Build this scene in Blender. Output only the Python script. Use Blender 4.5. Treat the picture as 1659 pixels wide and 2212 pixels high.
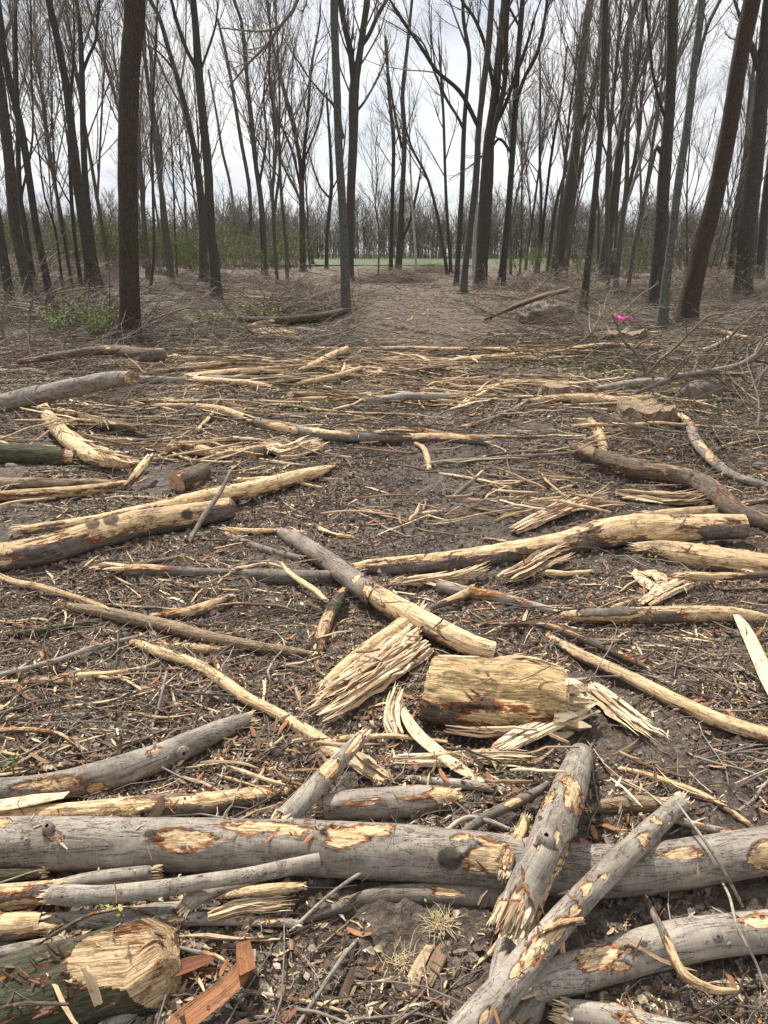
import bpy, math, random
import numpy as np
from mathutils import Vector
from mathutils.bvhtree import BVHTree
S = bpy.context.scene
COL = S.collection
for o in list(bpy.data.objects): bpy.data.objects.remove(o)
# ------------------------------------------------------------ camera, sky, sun, exposure
PITCH = math.radians(19.4); CH = 1.6; F = 26/36*2212; CX, CY = 829.5, 1106.0
cd = bpy.data.cameras.new('camera'); cam = bpy.data.objects.new('camera', cd); COL.objects.link(cam)
cam.location = (0, 0, CH); cam.rotation_euler = (math.radians(90)-PITCH, 0, 0)
cd.sensor_fit = 'VERTICAL'; cd.sensor_height = 36; cd.sensor_width = 36; cd.lens = 26; cd.clip_start = .05; cd.clip_end = 2000
S.camera = cam
SUN_EL, SUN_AZ = math.radians(57), math.radians(-28)      # azimuth from +Y towards +X
W = bpy.data.worlds.new('World'); S.world = W; W.use_nodes = True
nt = W.node_tree; nt.nodes.clear()
def N(t, typ, **k):
    n = t.nodes.new(typ)
    for a, b in k.items(): setattr(n, a, b)
    return n
out = N(nt, 'ShaderNodeOutputWorld'); mixs = N(nt, 'ShaderNodeMixShader')
sky = N(nt, 'ShaderNodeTexSky', sky_type='NISHITA', sun_disc=False, sun_elevation=SUN_EL, sun_rotation=SUN_AZ)
b1 = N(nt, 'ShaderNodeBackground'); b1.inputs[1].default_value = .10; nt.links.new(sky.outputs[0], b1.inputs[0])
b2 = N(nt, 'ShaderNodeBackground'); b2.inputs[1].default_value = .86
tc = N(nt, 'ShaderNodeTexCoord'); mp = N(nt, 'ShaderNodeMapping'); mp.inputs['Scale'].default_value = (1.6, 1.6, 4.5); mp.inputs['Location'].default_value = (3.1, 1.2, .4)
nt.links.new(tc.outputs['Generated'], mp.inputs[0])
ns = N(nt, 'ShaderNodeTexNoise'); ns.inputs['Scale'].default_value = 1.5; ns.inputs['Detail'].default_value = 7; ns.inputs['Roughness'].default_value = .55; ns.inputs['Distortion'].default_value = .4
nt.links.new(mp.outputs[0], ns.inputs['Vector'])
rc = N(nt, 'ShaderNodeValToRGB'); cr = rc.color_ramp
cr.elements[0].position = .38; cr.elements[0].color = (.56, .60, .665, 1); cr.elements[1].position = .60; cr.elements[1].color = (1., 1., 1., 1)
nt.links.new(ns.outputs[0], rc.inputs[0]); nt.links.new(rc.outputs[0], b2.inputs[0])
ns2 = N(nt, 'ShaderNodeTexNoise'); ns2.inputs['Scale'].default_value = .9; ns2.inputs['Detail'].default_value = 4; nt.links.new(mp.outputs[0], ns2.inputs['Vector'])
mr = N(nt, 'ShaderNodeMapRange'); mr.inputs[1].default_value = .36; mr.inputs[2].default_value = .48; mr.inputs[3].default_value = .72; mr.inputs[4].default_value = 1.0
nt.links.new(ns2.outputs[0], mr.inputs[0]); nt.links.new(mr.outputs[0], mixs.inputs[0])
nt.links.new(b1.outputs[0], mixs.inputs[1]); nt.links.new(b2.outputs[0], mixs.inputs[2]); nt.links.new(mixs.outputs[0], out.inputs[0])
sd = bpy.data.lights.new('sun', 'SUN'); sd.energy = 5.0; sd.angle = math.radians(2.0); sd.color = (1, .95, .87)
so = bpy.data.objects.new('sun', sd); COL.objects.link(so)
sdir = Vector((math.sin(SUN_AZ)*math.cos(SUN_EL), math.cos(SUN_AZ)*math.cos(SUN_EL), math.sin(SUN_EL)))
so.rotation_euler = sdir.to_track_quat('Z', 'Y').to_euler()
S.view_settings.view_transform = 'Standard'; S.view_settings.look = 'None'; S.view_settings.exposure = 0.5; S.view_settings.gamma = 1

rng = np.random.default_rng(7); rnd = random.Random(5)
# ------------------------------------------------------------ noise and projection
def _h(ix, iy, iz):
    n = (ix*374761393 + iy*668265263 + iz*2147483647*0 + iz*1274126177) & 0x7fffffff
    n = ((n ^ (n >> 13))*1103515245) & 0x7fffffff
    n = ((n ^ (n >> 15))*12345689) & 0x7fffffff
    return ((n ^ (n >> 16)) & 0xffff)/65535.0
def vn(p):                                     # value noise -1..1 for (...,3)
    p = np.asarray(p, float); i = np.floor(p).astype(np.int64); f = p-i; f = f*f*(3-2*f)
    x, y, z = i[..., 0], i[..., 1], i[..., 2]; r = 0
    for a in (0, 1):
        wa = f[..., 0] if a else 1-f[..., 0]
        for b in (0, 1):
            wb = f[..., 1] if b else 1-f[..., 1]
            for c in (0, 1):
                wc = f[..., 2] if c else 1-f[..., 2]
                r = r+wa*wb*wc*_h(x+a, y+b, z+c)
    return r*2-1
def fbm(p, o=4, g=.5):
    p = np.asarray(p, float); r = 0; a = 1; t = 0
    for k in range(o):
        r = r+a*vn(p*(2.03**k)+17.3*k); t += a; a *= g
    return r/t
def terr(x, y):
    x = np.asarray(x, float); y = np.asarray(y, float)
    d = np.clip(y, 0, 60)
    q = np.stack([x*.5, y*.5, 0*x], -1)
    h = .05*vn(q)+.03*vn(q*3.1+5)
    track = np.exp(-((x-.2-.045*np.clip(y, 0, 22))/(.5+.045*d))**2)       # worn skid trail
    h = h*(1-.5*track)-.03*track*np.clip(y/4, 0, 1)
    # shallow rise of the wood on the left, hummocks further out
    h = h+np.clip((y-12)/30, 0, 1)*(.25*vn(np.stack([x*.16, y*.16, 0*x+3], -1))+.12*vn(np.stack([x*.5, y*.5, 0*x+3], -1)))
    h = h+.8*np.clip((-x-3)/14, 0, 1)*np.clip((y-14)/14, 0, 1)*np.clip((75-y)/30, 0, 1)
    return h*np.clip((110-y)/25, 0, 1)
def rdir(x, y):
    xc = (x-CX)/F; yc = -(y-CY)/F
    return np.array([xc, math.cos(PITCH)+yc*math.sin(PITCH), -math.sin(PITCH)+yc*math.cos(PITCH)])
def gp(x, y, h=0.0, t=True):                    # where the ray meets height h above the terrain
    d = rdir(x, y); g = 0.0
    if t:                                       # march along the ray to the first hit of the terrain
        if (h+.1-CH)/min(d[2], -.008) > 9 and d[2] < -.001:
            ks = np.linspace(6, (h-.3-CH)/min(d[2], -.008), 1500); e = CH+d[2]*ks-h-terr(d[0]*ks, d[1]*ks); i = np.argmax(e < 0) if (e < 0).any() else len(ks)-1; k = ks[i]; g = float(terr(d[0]*k, d[1]*k))
            return np.array([d[0]*k, d[1]*k, h+g]), k
        for _ in range(8): k = (h+g-CH)/min(d[2], -.008); g = .5*g+.5*float(terr(d[0]*k, d[1]*k))
    k = (h+g-CH)/min(d[2], -.008)
    return np.array([d[0]*k, d[1]*k, h+g]), k
def vp(x, y, Y):
    d = rdir(x, y); k = Y/d[1]; return np.array([d[0]*k, Y, CH+d[2]*k])
def proj(P):
    P = np.asarray(P, float); q = P-np.array([0, 0, CH])
    dep = q[..., 1]*math.cos(PITCH)-q[..., 2]*math.sin(PITCH)
    up = q[..., 1]*math.sin(PITCH)+q[..., 2]*math.cos(PITCH)
    dep = np.maximum(dep, .05)
    return CX+F*q[..., 0]/dep, CY-F*up/dep, dep
# ------------------------------------------------------------ mesh helpers
def nrm(v): return v/np.maximum(np.linalg.norm(v, axis=-1, keepdims=True), 1e-9)
def mesh(name, V, faces, mat, attrs=None, smooth=True):
    """faces: list of int arrays (n,3) or (n,4)"""
    me = bpy.data.meshes.new(name); V = np.asarray(V, np.float32)
    faces = [np.asarray(f, np.int32) for f in faces if len(f)]
    me.vertices.add(len(V)); me.vertices.foreach_set('co', V.ravel())
    lt = np.concatenate([np.full(len(f), f.shape[1], np.int32) for f in faces])
    lv = np.concatenate([f.ravel() for f in faces])
    ls = np.concatenate([[0], np.cumsum(lt)[:-1]]).astype(np.int32)
    me.loops.add(len(lv)); me.loops.foreach_set('vertex_index', lv)
    me.polygons.add(len(lt)); me.polygons.foreach_set('loop_start', ls); me.polygons.foreach_set('loop_total', lt)
    me.polygons.foreach_set('use_smooth', np.full(len(lt), smooth, bool))
    for k, a in (attrs or {}).items():
        a = np.asarray(a, np.float32)
        if a.ndim == 2: at = me.attributes.new(k, 'FLOAT_VECTOR', 'POINT'); at.data.foreach_set('vector', a.ravel())
        else: at = me.attributes.new(k, 'FLOAT', 'POINT'); at.data.foreach_set('value', a)
    me.update(calc_edges=True)
    for m in (mat if isinstance(mat, (list, tuple)) else [mat]): me.materials.append(m)
    return me
def join(parts):
    Vs, Fs, A, n = [], [], {}, 0
    for V, F_, a in parts:
        Vs.append(V)
        for f in F_:
            if len(f): Fs.append(np.asarray(f)+n)
        for k, v in a.items(): A.setdefault(k, []).append(v)
        n += len(V)
    return np.concatenate(Vs), Fs, {k: np.concatenate(v) for k, v in A.items()}
def put(name, me, loc=(0, 0, 0), parent=None):
    o = bpy.data.objects.new(name, me); COL.objects.link(o); o.location = loc
    if parent: o.parent = parent
    return o
def empty(name, loc):
    o = bpy.data.objects.new(name, None); COL.objects.link(o); o.location = loc; o.empty_display_size = .1; return o
def tag(o, label=None, cat=None, group=None, kind=None):
    if label: o['label'] = label
    if cat: o['category'] = cat
    if group: o['group'] = group
    if kind: o['kind'] = kind
    return o
def tubes(P, Ra, Rb=None, nseg=4, tint=None, cap=True, ref=None, roll=None):
    """B tubes of N points; P (B,N,3) Ra (B,N). returns V, faces, attrs"""
    P = np.asarray(P, float); B, n, _ = P.shape
    Rb = Ra if Rb is None else Rb
    T = np.empty_like(P); T[:, 1:-1] = P[:, 2:]-P[:, :-2]; T[:, 0] = P[:, 1]-P[:, 0]; T[:, -1] = P[:, -1]-P[:, -2]; T = nrm(T)
    if ref is None:
        ref = np.where(np.abs(T.mean(1)[:, 2:3]) > .75, np.array([[0, 1., 0]]), np.array([[0, 0, 1.]]))
    side = nrm(np.cross(T, ref[:, None, :])); up = np.cross(side, T)
    a = np.arange(nseg)/nseg*2*math.pi
    a = a[None, None, :]+(0 if roll is None else roll[:, None, None])
    ca, sa = np.cos(a), np.sin(a)
    V = P[:, :, None, :]+ca[..., None]*Ra[:, :, None, None]*side[:, :, None, :]+sa[..., None]*Rb[:, :, None, None]*up[:, :, None, :]
    L = np.concatenate([np.zeros((B, 1)), np.cumsum(np.linalg.norm(P[:, 1:]-P[:, :-1], axis=2), 1)], 1)
    off = rng.uniform(0, 9, (B, 1, 1, 3)); off[..., 1:] = 0
    wp = np.stack([np.broadcast_to(L[:, :, None], (B, n, nseg)), ca*Ra[:, :, None]+0*L[:, :, None], sa*Rb[:, :, None]+0*L[:, :, None]], -1)+off
    idx = np.arange(B*n*nseg).reshape(B, n, nseg); nx = np.roll(idx, -1, 2)
    Q = np.stack([idx[:, :-1], nx[:, :-1], nx[:, 1:], idx[:, 1:]], -1).reshape(-1, 4)
    Fs = [Q]
    if cap and nseg == 4: Fs += [idx[:, 0][:, ::-1].reshape(-1, 4), idx[:, -1].reshape(-1, 4)]
    if cap and nseg == 3: Fs += [idx[:, 0][:, ::-1].reshape(-1, 3), idx[:, -1].reshape(-1, 3)]
    if cap and nseg > 4:
        for e, rev in ((0, 1), (n-1, 0)):
            r_ = idx[:, e]
            f = np.stack([np.broadcast_to(r_[:, :1], (B, nseg-2)), r_[:, 1:-1], r_[:, 2:]], -1)
            if rev: f = f[..., ::-1]
            Fs.append(f.reshape(-1, 3))
    at = {'wp': wp.reshape(-1, 3)}
    at['tint'] = np.broadcast_to((rng.random(B) if tint is None else tint)[:, None, None], (B, n, nseg)).reshape(-1)
    return V.reshape(-1, 3), Fs, at
def spline(pts, n):
    """Catmull-Rom through rows of pts (k,d), n samples evenly by length of xyz"""
    p = np.asarray(pts, float); p = np.vstack([2*p[0]-p[1], p, 2*p[-1]-p[-2]]); o = []
    for i in range(1, len(p)-2):
        t = np.linspace(0, 1, 24, endpoint=False)[:, None]; a, b, c, d = p[i-1], p[i], p[i+1], p[i+2]
        o.append(.5*(2*b+(c-a)*t+(2*a-5*b+4*c-d)*t**2+(3*b-a-3*c+d)*t**3))
    o.append(p[-2][None]); o = np.concatenate(o)
    L = np.concatenate([[0], np.cumsum(np.linalg.norm(np.diff(o[:, :3], axis=0), axis=1))])
    s = np.linspace(0, L[-1], n)
    return np.stack([np.interp(s, L, o[:, k]) for k in range(o.shape[1])], 1), L[-1]
# ------------------------------------------------------------ materials
class G:
    def __init__(s, name):
        s.m = bpy.data.materials.new(name); s.m.use_nodes = True; s.t = s.m.node_tree; s.t.nodes.clear()
        s.o = N(s.t, 'ShaderNodeOutputMaterial'); s.b = N(s.t, 'ShaderNodeBsdfPrincipled'); s.t.links.new(s.b.outputs[0], s.o.inputs[0])
        s.b.inputs['Roughness'].default_value = .8; s.b.inputs['Specular IOR Level'].default_value = .25
    def set(s, i, v):
        if isinstance(v, bpy.types.NodeSocket): s.t.links.new(v, i)
        elif v is not None: i.default_value = v
    def attr(s, n, vec=False):
        a = N(s.t, 'ShaderNodeAttribute', attribute_name=n); return a.outputs['Vector' if vec else 'Fac']
    def math(s, op, a, b=None, c=None, clamp=False):
        m = N(s.t, 'ShaderNodeMath', operation=op, use_clamp=clamp)
        for i, v in enumerate((a, b, c)): s.set(m.inputs[i], v)
        return m.outputs[0]
    def noise(s, vec, sc=1., scale=None, det=4, rough=.55, dist=0.):
        n = N(s.t, 'ShaderNodeTexNoise'); n.inputs['Scale'].default_value = sc; n.inputs['Detail'].default_value = det
        n.inputs['Roughness'].default_value = rough; n.inputs['Distortion'].default_value = dist
        if scale:
            m = N(s.t, 'ShaderNodeVectorMath', operation='MULTIPLY'); s.set(m.inputs[0], vec); m.inputs[1].default_value = scale; vec = m.outputs[0]
        s.set(n.inputs['Vector'], vec); return n.outputs[0]
    def vor(s, vec, sc=1., scale=None, feat='F1', out='Distance'):
        n = N(s.t, 'ShaderNodeTexVoronoi', feature=feat); n.inputs['Scale'].default_value = sc
        if scale:
            m = N(s.t, 'ShaderNodeVectorMath', operation='MULTIPLY'); s.set(m.inputs[0], vec); m.inputs[1].default_value = scale; vec = m.outputs[0]
        s.set(n.inputs['Vector'], vec); return n.outputs[out]
    def step(s, v, a, b):
        m = N(s.t, 'ShaderNodeMapRange', interpolation_type='SMOOTHSTEP'); s.set(m.inputs[0], v); s.set(m.inputs[1], a); s.set(m.inputs[2], b); return m.outputs[0]
    def ramp(s, v, els):
        r = N(s.t, 'ShaderNodeValToRGB'); e = r.color_ramp.elements
        while len(e) < len(els): e.new(.5)
        for k, (p, c) in enumerate(els): e[k].position = p; e[k].color = (*c, 1)
        s.set(r.inputs[0], v); return r.outputs[0]
    def mix(s, f, a, b, mode='MIX'):
        m = N(s.t, 'ShaderNodeMix', data_type='RGBA', blend_type=mode); s.set(m.inputs[0], f)
        for i, v in ((6, a), (7, b)): s.set(m.inputs[i], (*v, 1) if isinstance(v, tuple) and len(v) == 3 else v)
        return m.outputs[2]
    def bump(s, h, st=.5, d=.01):
        b = N(s.t, 'ShaderNodeBump'); b.inputs['Strength'].default_value = st; b.inputs['Distance'].default_value = d
        s.set(b.inputs['Height'], h); s.t.links.new(b.outputs[0], s.b.inputs['Normal'])
    def col(s, c): s.set(s.b.inputs['Base Color'], c)
MUD = (.085, .062, .047)
def wood_mat(name, bark=((.13, .108, .087), (.42, .365, .30)), inner=(.30, .105, .034), wood=((.42, .265, .12), (.82, .60, .355)), rough=0, mud=.35, width=.13, lich=.25, flk=0.):
    g = G(name); wp = g.attr('wp', 1); pe = g.attr('peel'); dk = g.attr('dark')
    n1 = g.noise(wp, 1, (16, 75, 75), 7, .68, .6)
    n2 = g.noise(wp, 1, (5, 14, 14), 4, .6)
    p = g.math('ADD', pe, g.math('MULTIPLY', g.math('SUBTRACT', n1, .5), 1.15))
    p = g.math('ADD', p, g.math('MULTIPLY', g.math('SUBTRACT', n2, .5), .8))
    fib = g.noise(wp, 1, (9, 420, 420), 3, .6)
    fib2 = g.noise(wp, 1, (3, 110, 110), 3, .6)
    f = g.math('ADD', g.math('MULTIPLY', fib, .55), g.math('MULTIPLY', fib2, .45))
    wc = g.ramp(f, [(.30, tuple(x*.6 for x in wood[0])), (.40, wood[0]), (.56, wood[1])])
    stain = g.noise(wp, 1, (14, 30, 30), 5, .65)
    wc = g.mix(g.math('MULTIPLY', g.step(stain, .53, .66), .7), wc, (.20, .115, .055))
    wc = g.mix(g.math('MULTIPLY', g.step(g.noise(wp, 1, (50, 90, 90), 4, .7), .58, .66), .5), wc, (.12, .085, .055))
    wc = g.mix(g.math('MULTIPLY', g.step(g.noise(wp, 1, (6, 22, 22), 5, .65, .8), .58, .63), .6), wc, (.17, .14, .115))
    ring = g.noise(wp, 1, (150, 14, 14), 5, .7, 1.2)
    blo = g.noise(wp, 1, (7, 13, 13), 7, .68, .5)
    bv = g.math('ADD', g.math('MULTIPLY', ring, .3), g.math('MULTIPLY', blo, .7))
    if rough:
        rid = g.noise(wp, 1, (13, 95, 95), 5, .65, .8); bv = g.math('ADD', g.math('MULTIPLY', rid, .75), g.math('MULTIPLY', blo, .25))
    bc = g.ramp(bv, [(.36, bark[0]), (.50, tuple((a+b)/2 for a, b in zip(*bark))), (.64, bark[1])])
    if lich: bc = g.mix(g.math('MULTIPLY', g.step(g.noise(wp, 1, (35, 35, 35), 4, .6), .56, .64), lich), bc, (.30, .31, .27))
    bc = g.mix(g.math('MULTIPLY', g.step(g.noise(wp, 1, (7, 16, 16), 5, .7, 1.), .57, .66), mud), bc, (.13, .09, .065))
    if flk: bc = g.mix(g.math('MULTIPLY', g.step(g.vor(wp, 1, (18, 60, 60)), .5, .62), flk), bc, (.10, .070, .048))
    ic = g.ramp(fib2, [(.35, tuple(x*.35 for x in inner)), (.5, inner), (.68, (.42, .19, .075))])
    c = g.mix(g.step(p, 0, .02), bc, ic)
    wid = g.math('ADD', width, g.math('MULTIPLY', g.math('SUBTRACT', g.noise(wp, 1, (11, 26, 26), 3), .5), width*2.4))
    c = g.mix(g.step(g.math('SUBTRACT', p, g.math('MAXIMUM', wid, .01)), 0, .02), c, wc)
    ck = g.math('ABSOLUTE', g.math('SUBTRACT', g.noise(wp, 1, (3.5, 22, 22), 5, .7, 1.2), .5)); ckm = g.math('SUBTRACT', 1, g.step(ck, .002, .009)); c = g.mix(g.math('MULTIPLY', ckm, g.math('MULTIPLY', g.step(g.noise(wp, 1, (3, 8, 8), 3), .45, .62), .7)), c, (.05, .038, .028))
    c = g.mix(g.math('MULTIPLY', dk, .85), c, (.035, .028, .022))
    oi = N(g.t, 'ShaderNodeObjectInfo'); hs = N(g.t, 'ShaderNodeHueSaturation'); g.set(hs.inputs['Value'], g.math('ADD', .82, g.math('MULTIPLY', oi.outputs['Random'], .34))); g.set(hs.inputs['Color'], c)
    g.col(hs.outputs[0])
    h = g.math('MULTIPLY', bv, 1.8 if rough else .35)
    h = g.math('ADD', h, g.math('MULTIPLY', g.math('MULTIPLY', f, g.step(p, -.05, .05)), .7))
    h = g.math('SUBTRACT', h, g.math('MULTIPLY', g.step(p, -.01, .04), .5))
    h = g.math('SUBTRACT', h, g.math('MULTIPLY', ckm, .5))
    g.bump(h, 1., .008 if not rough else .012)
    g.b.inputs['Roughness'].default_value = .78
    return g.m
def tint_mat(name, els, sc=(12, 300, 300), st=.6, d=.003, spot=None, rough=.8, attr='wp', trans=0):
    g = G(name); wp = g.attr(attr, 1); ti = g.attr('tint')
    f = g.noise(wp, 1, sc, 4, .6)
    v = g.math('ADD', ti, g.math('MULTIPLY', g.math('SUBTRACT', f, .5), .9))
    c = g.ramp(v, els)
    c = g.mix(g.math('MULTIPLY', g.step(g.noise(wp, 1, (40, 60, 60), 3, .6), .52, .66), .55), c, spot or (.10, .07, .048))
    g.col(c); g.bump(f, st, d); g.b.inputs['Roughness'].default_value = rough
    if trans: g.b.inputs['Transmission Weight'].default_value = 0
    return g.m
M = {}
M['smooth'] = wood_mat('grey_bark')
M['peeled'] = wood_mat('peeled_wood', bark=((.085, .067, .052), (.25, .205, .165)), width=.10)
M['brown'] = wood_mat('brown_bark', bark=((.07, .052, .04), (.20, .15, .11)), rough=1, width=.12)
M['weather'] = wood_mat('weathered_wood', bark=((.10, .075, .055), (.25, .19, .135)), wood=((.24, .165, .10), (.44, .33, .215)), inner=(.17, .085, .04), rough=1, lich=.1)
M['moss'] = wood_mat('mossy_bark', bark=((.045, .04, .025), (.13, .125, .07)), rough=1, mud=.7, lich=.2)
M['yellow'] = wood_mat('torn_yellow_wood', bark=((.05, .035, .024), (.15, .105, .07)), wood=((.42, .25, .10), (.82, .60, .32)), rough=1, width=.16)
M['dark'] = wood_mat('muddy_branch', bark=((.085, .068, .054), (.28, .235, .19)), mud=.5, lich=.1)
M['tree'] = wood_mat('tree_bark', bark=((.026, .023, .018), (.115, .10, .082)), rough=1, mud=0, lich=.25)
M['treebrown'] = wood_mat('shaggy_brown_bark', bark=((.020, .015, .011), (.098, .073, .055)), rough=1, mud=0, lich=.12, flk=.3)
M['lichen'] = wood_mat('lichen_bark', bark=((.040, .040, .033), (.16, .158, .135)), rough=1, mud=0, lich=.75)
M['birch'] = wood_mat('birch_bark', bark=((.24, .22, .19), (.5, .48, .44)), mud=.4, lich=0)
M['far'] = tint_mat('thin_tree_bark', [(0, (.045, .039, .031)), (1, (.15, .13, .108))], (3, 30, 30), .4, .02)
M['crown'] = tint_mat('fine_twigs', [(0, (.085, .072, .062)), (1, (.25, .215, .185))], (3, 30, 30), .1, .01)
M['end'] = None
def end_mat():
    g = G('sawn_end_grain'); wp = g.attr('wp', 1); sp = N(g.t, 'ShaderNodeVectorMath', operation='MULTIPLY'); g.set(sp.inputs[0], wp); sp.inputs[1].default_value = (0, 1, 1)
    ln = N(g.t, 'ShaderNodeVectorMath', operation='LENGTH'); g.set(ln.inputs[0], sp.outputs[0])
    v = g.math('ADD', g.math('MULTIPLY', ln.outputs['Value'], 520), g.math('MULTIPLY', g.noise(wp, 1, (0, 60, 60), 4), 6))
    w = g.math('SINE', v)
    c = g.mix(g.math('MULTIPLY_ADD', w, .5, .5), (.40, .255, .13), (.55, .385, .21))
    c = g.mix(g.math('MULTIPLY', g.step(g.noise(wp, 1, (0, 40, 40), 5, .7), .48, .62), .7), c, (.13, .09, .06))
    g.col(c); g.bump(g.noise(wp, 1, (0, 300, 300), 4), .6, .003); return g.m
M['end'] = end_mat()
M['splinter'] = tint_mat('split_wood', [(0, (.13, .08, .048)), (.2, (.28, .19, .115)), (.5, (.50, .36, .22)), (.8, (.74, .56, .35)), (1, (.86, .72, .50))], (8, 260, 260), .9, .005)
M['twig'] = tint_mat('twig_bark', [(0, (.045, .030, .021)), (.35, (.095, .073, .057)), (.65, (.20, .17, .14)), (.86, (.33, .285, .235)), (1, (.56, .43, .28))], (18, 120, 120), .5, .003)
M['barkpiece'] = tint_mat('loose_bark', [(0, (.06, .035, .022)), (.38, (.12, .075, .05)), (.62, (.21, .10, .052)), (.85, (.34, .15, .065)), (1, (.45, .26, .14))], (10, 90, 90), .8, .004)
M['leaf'] = tint_mat('dead_leaves', [(0, (.06, .04, .028)), (.4, (.135, .09, .06)), (.7, (.25, .185, .13)), (1, (.55, .47, .37))], (60, 60, 60), .5, .003)
M['green'] = tint_mat('fresh_leaves', [(0, (.08, .11, .035)), (.5, (.16, .205, .055)), (1, (.28, .32, .10))], (20, 20, 20), .3, .003, spot=(.12, .2, .03))
M['bud'] = tint_mat('spring_buds', [(0, (.15, .10, .06)), (.5, (.24, .20, .09)), (1, (.30, .30, .10))], (20, 20, 20), .3, .003, spot=(.16, .12, .06))
M['slab'] = tint_mat('orange_inner_bark', [(.1, (.13, .05, .025)), (.4, (.24, .105, .05)), (.7, (.36, .175, .08)), (1, (.46, .28, .15))], (9, 240, 240), 1., .006, spot=(.10, .045, .025))
def soil_mat():
    g = G('mud_and_litter'); tcn = N(g.t, 'ShaderNodeTexCoord'); o = tcn.outputs['Object']; tr = g.attr('track'); far = g.attr('far')
    n1 = g.noise(o, 2.2, det=6, rough=.6); n2 = g.noise(o, 22, det=6, rough=.7); n3 = g.noise(o, 90, det=4, rough=.7)
    v = g.math('ADD', g.math('MULTIPLY', n1, .25), g.math('ADD', g.math('MULTIPLY', n2, .5), g.math('MULTIPLY', n3, .25)))
    c = g.ramp(v, [(.36, (.030, .023, .017)), (.5, (.122, .095, .075)), (.64, (.29, .24, .20))])  # dark low end paints crevice shade into the soil colour, following the bump noise
    # crumbs of wood and leaf lying on the soil, fewer in the wheel track
    vc = g.vor(o, 55, out='Color'); vd = g.vor(o, 55)
    cc = N(g.t, 'ShaderNodeSeparateColor'); g.set(cc.inputs[0], vc)
    lit = g.ramp(cc.outputs[0], [(0, (.07, .045, .03)), (.4, (.15, .095, .06)), (.75, (.27, .18, .11)), (1, (.46, .33, .20))])
    dens = g.math('SUBTRACT', g.step(g.noise(o, 5, det=5, rough=.7), .40, .60), g.math('MULTIPLY', tr, .62), clamp=True)
    m = g.math('MULTIPLY', g.math('LESS_THAN', cc.outputs[1], dens), g.math('SUBTRACT', 1, g.step(vd, .40, .52)))
    c = g.mix(g.math('MULTIPLY', m, .25), c, lit)
    v2 = g.vor(o, 16, scale=(1, .6, 1), out='Color'); c2 = N(g.t, 'ShaderNodeSeparateColor'); g.set(c2.inputs[0], v2)
    lit2 = g.ramp(c2.outputs[0], [(0, (.045, .030, .021)), (.5, (.11, .075, .05)), (1, (.27, .19, .125))])
    c = g.mix(g.math('MULTIPLY', g.math('MULTIPLY', far, g.math('LESS_THAN', c2.outputs[1], .55)), g.math('SUBTRACT', 1, g.math('MULTIPLY', tr, .8))), c, lit2)
    c = g.mix(g.math('MULTIPLY', g.math('MULTIPLY', tr, far), .7), c, g.ramp(v, [(.38, (.035, .027, .021)), (.62, (.15, .118, .096))]))
    mo = g.step(g.noise(o, .55, det=5, rough=.65), .54, .66)
    c = g.mix(g.math('MULTIPLY', g.math('MULTIPLY', mo, far), g.math('MULTIPLY', g.math('SUBTRACT', 1, tr), .6)), c, (.085, .125, .03))
    g.col(c)
    n4 = g.vor(o, 34, scale=(1, 1, .6)); h = g.math('ADD', g.math('MULTIPLY', n2, 1.3), g.math('MULTIPLY', n3, .6)); h = g.math('SUBTRACT', h, g.math('MULTIPLY', n4, .5)); 
    g.bump(h, 1., .032); g.b.inputs['Roughness'].default_value = .72; return g.m
M['soil'] = soil_mat()
def simple(name, c0, c1, sc, st=.4, d=.01, rough=.8):
    g = G(name); t_ = N(g.t, 'ShaderNodeTexCoord').outputs['Object']; n = g.noise(t_, sc, det=6, rough=.65)
    g.col(g.ramp(n, [(.35, c0), (.65, c1)])); g.bump(n, st, d); g.b.inputs['Roughness'].default_value = rough; return g.m
M['field'] = simple('meadow_grass', (.05, .072, .028), (.09, .115, .045), 1.2, .3, .05)
M['rock'] = simple('granite', (.11, .09, .07), (.24, .20, .165), 14, .9, .02)
M['dust'] = simple('sawdust', (.32, .19, .09), (.55, .38, .20), 25, .8, .02)
M['clod'] = simple('soil_lumps', (.10, .078, .062), (.25, .205, .17), 30, .8, .01)
M['straw'] = simple('dry_grass', (.30, .22, .12), (.52, .42, .25), 60, .2, .002)
# ------------------------------------------------------------ ground
def axis(fine, lim, step, grow):
    a = [0.]; s = step
    while a[-1] < lim:
        if a[-1] > fine: s *= grow
        a.append(a[-1]+s)
    return np.array(a)
ax_ = axis(2.1, 260, .017, 1.035); xs = np.concatenate([-ax_[:0:-1], ax_]); ys = np.concatenate([[-60, -30, -12, -5, -2.5, -1.2, -.5, -.1, .2, .4], .5+axis(3.6, 420, .017, 1.021)])
X, Y = np.meshgrid(xs, ys); Z = terr(X, Y)
near = np.clip((30-np.abs(Y))/26, 0, 1)*np.clip((9-np.abs(X))/6, 0, 1)
trk = np.exp(-((X-.2-.045*np.clip(Y, 0, 22))/(.5+.05*np.clip(Y, 0, 40)))**2)*np.clip((Y-1.6)/2.5, 0, 1)*np.clip((45-Y)/15, 0, 1)
q = np.stack([X, Y, 0*X], -1)
lum = fbm(q*9, 4, .6); Z = Z+near*(.022*lum+.034*np.abs(fbm(q*20+3, 4, .62))*(1-.35*trk)+.007*vn(q*60))
Z = Z+near*trk*.03*np.sin(Y*7+2*vn(q*2.5))*np.clip(vn(q*1.7+9)+.4, 0, 1)      # ruts
ny, nx = X.shape; V = np.stack([X, Y, Z], -1).reshape(-1, 3)
idx = np.arange(nx*ny).reshape(ny, nx); Q = np.stack([idx[:-1, :-1], idx[:-1, 1:], idx[1:, 1:], idx[1:, :-1]], -1).reshape(-1, 4)
far_ = np.clip((Y-7)/9+np.clip(np.abs(X)-1.5, 0, 3)*.15, 0, 1)
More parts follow.
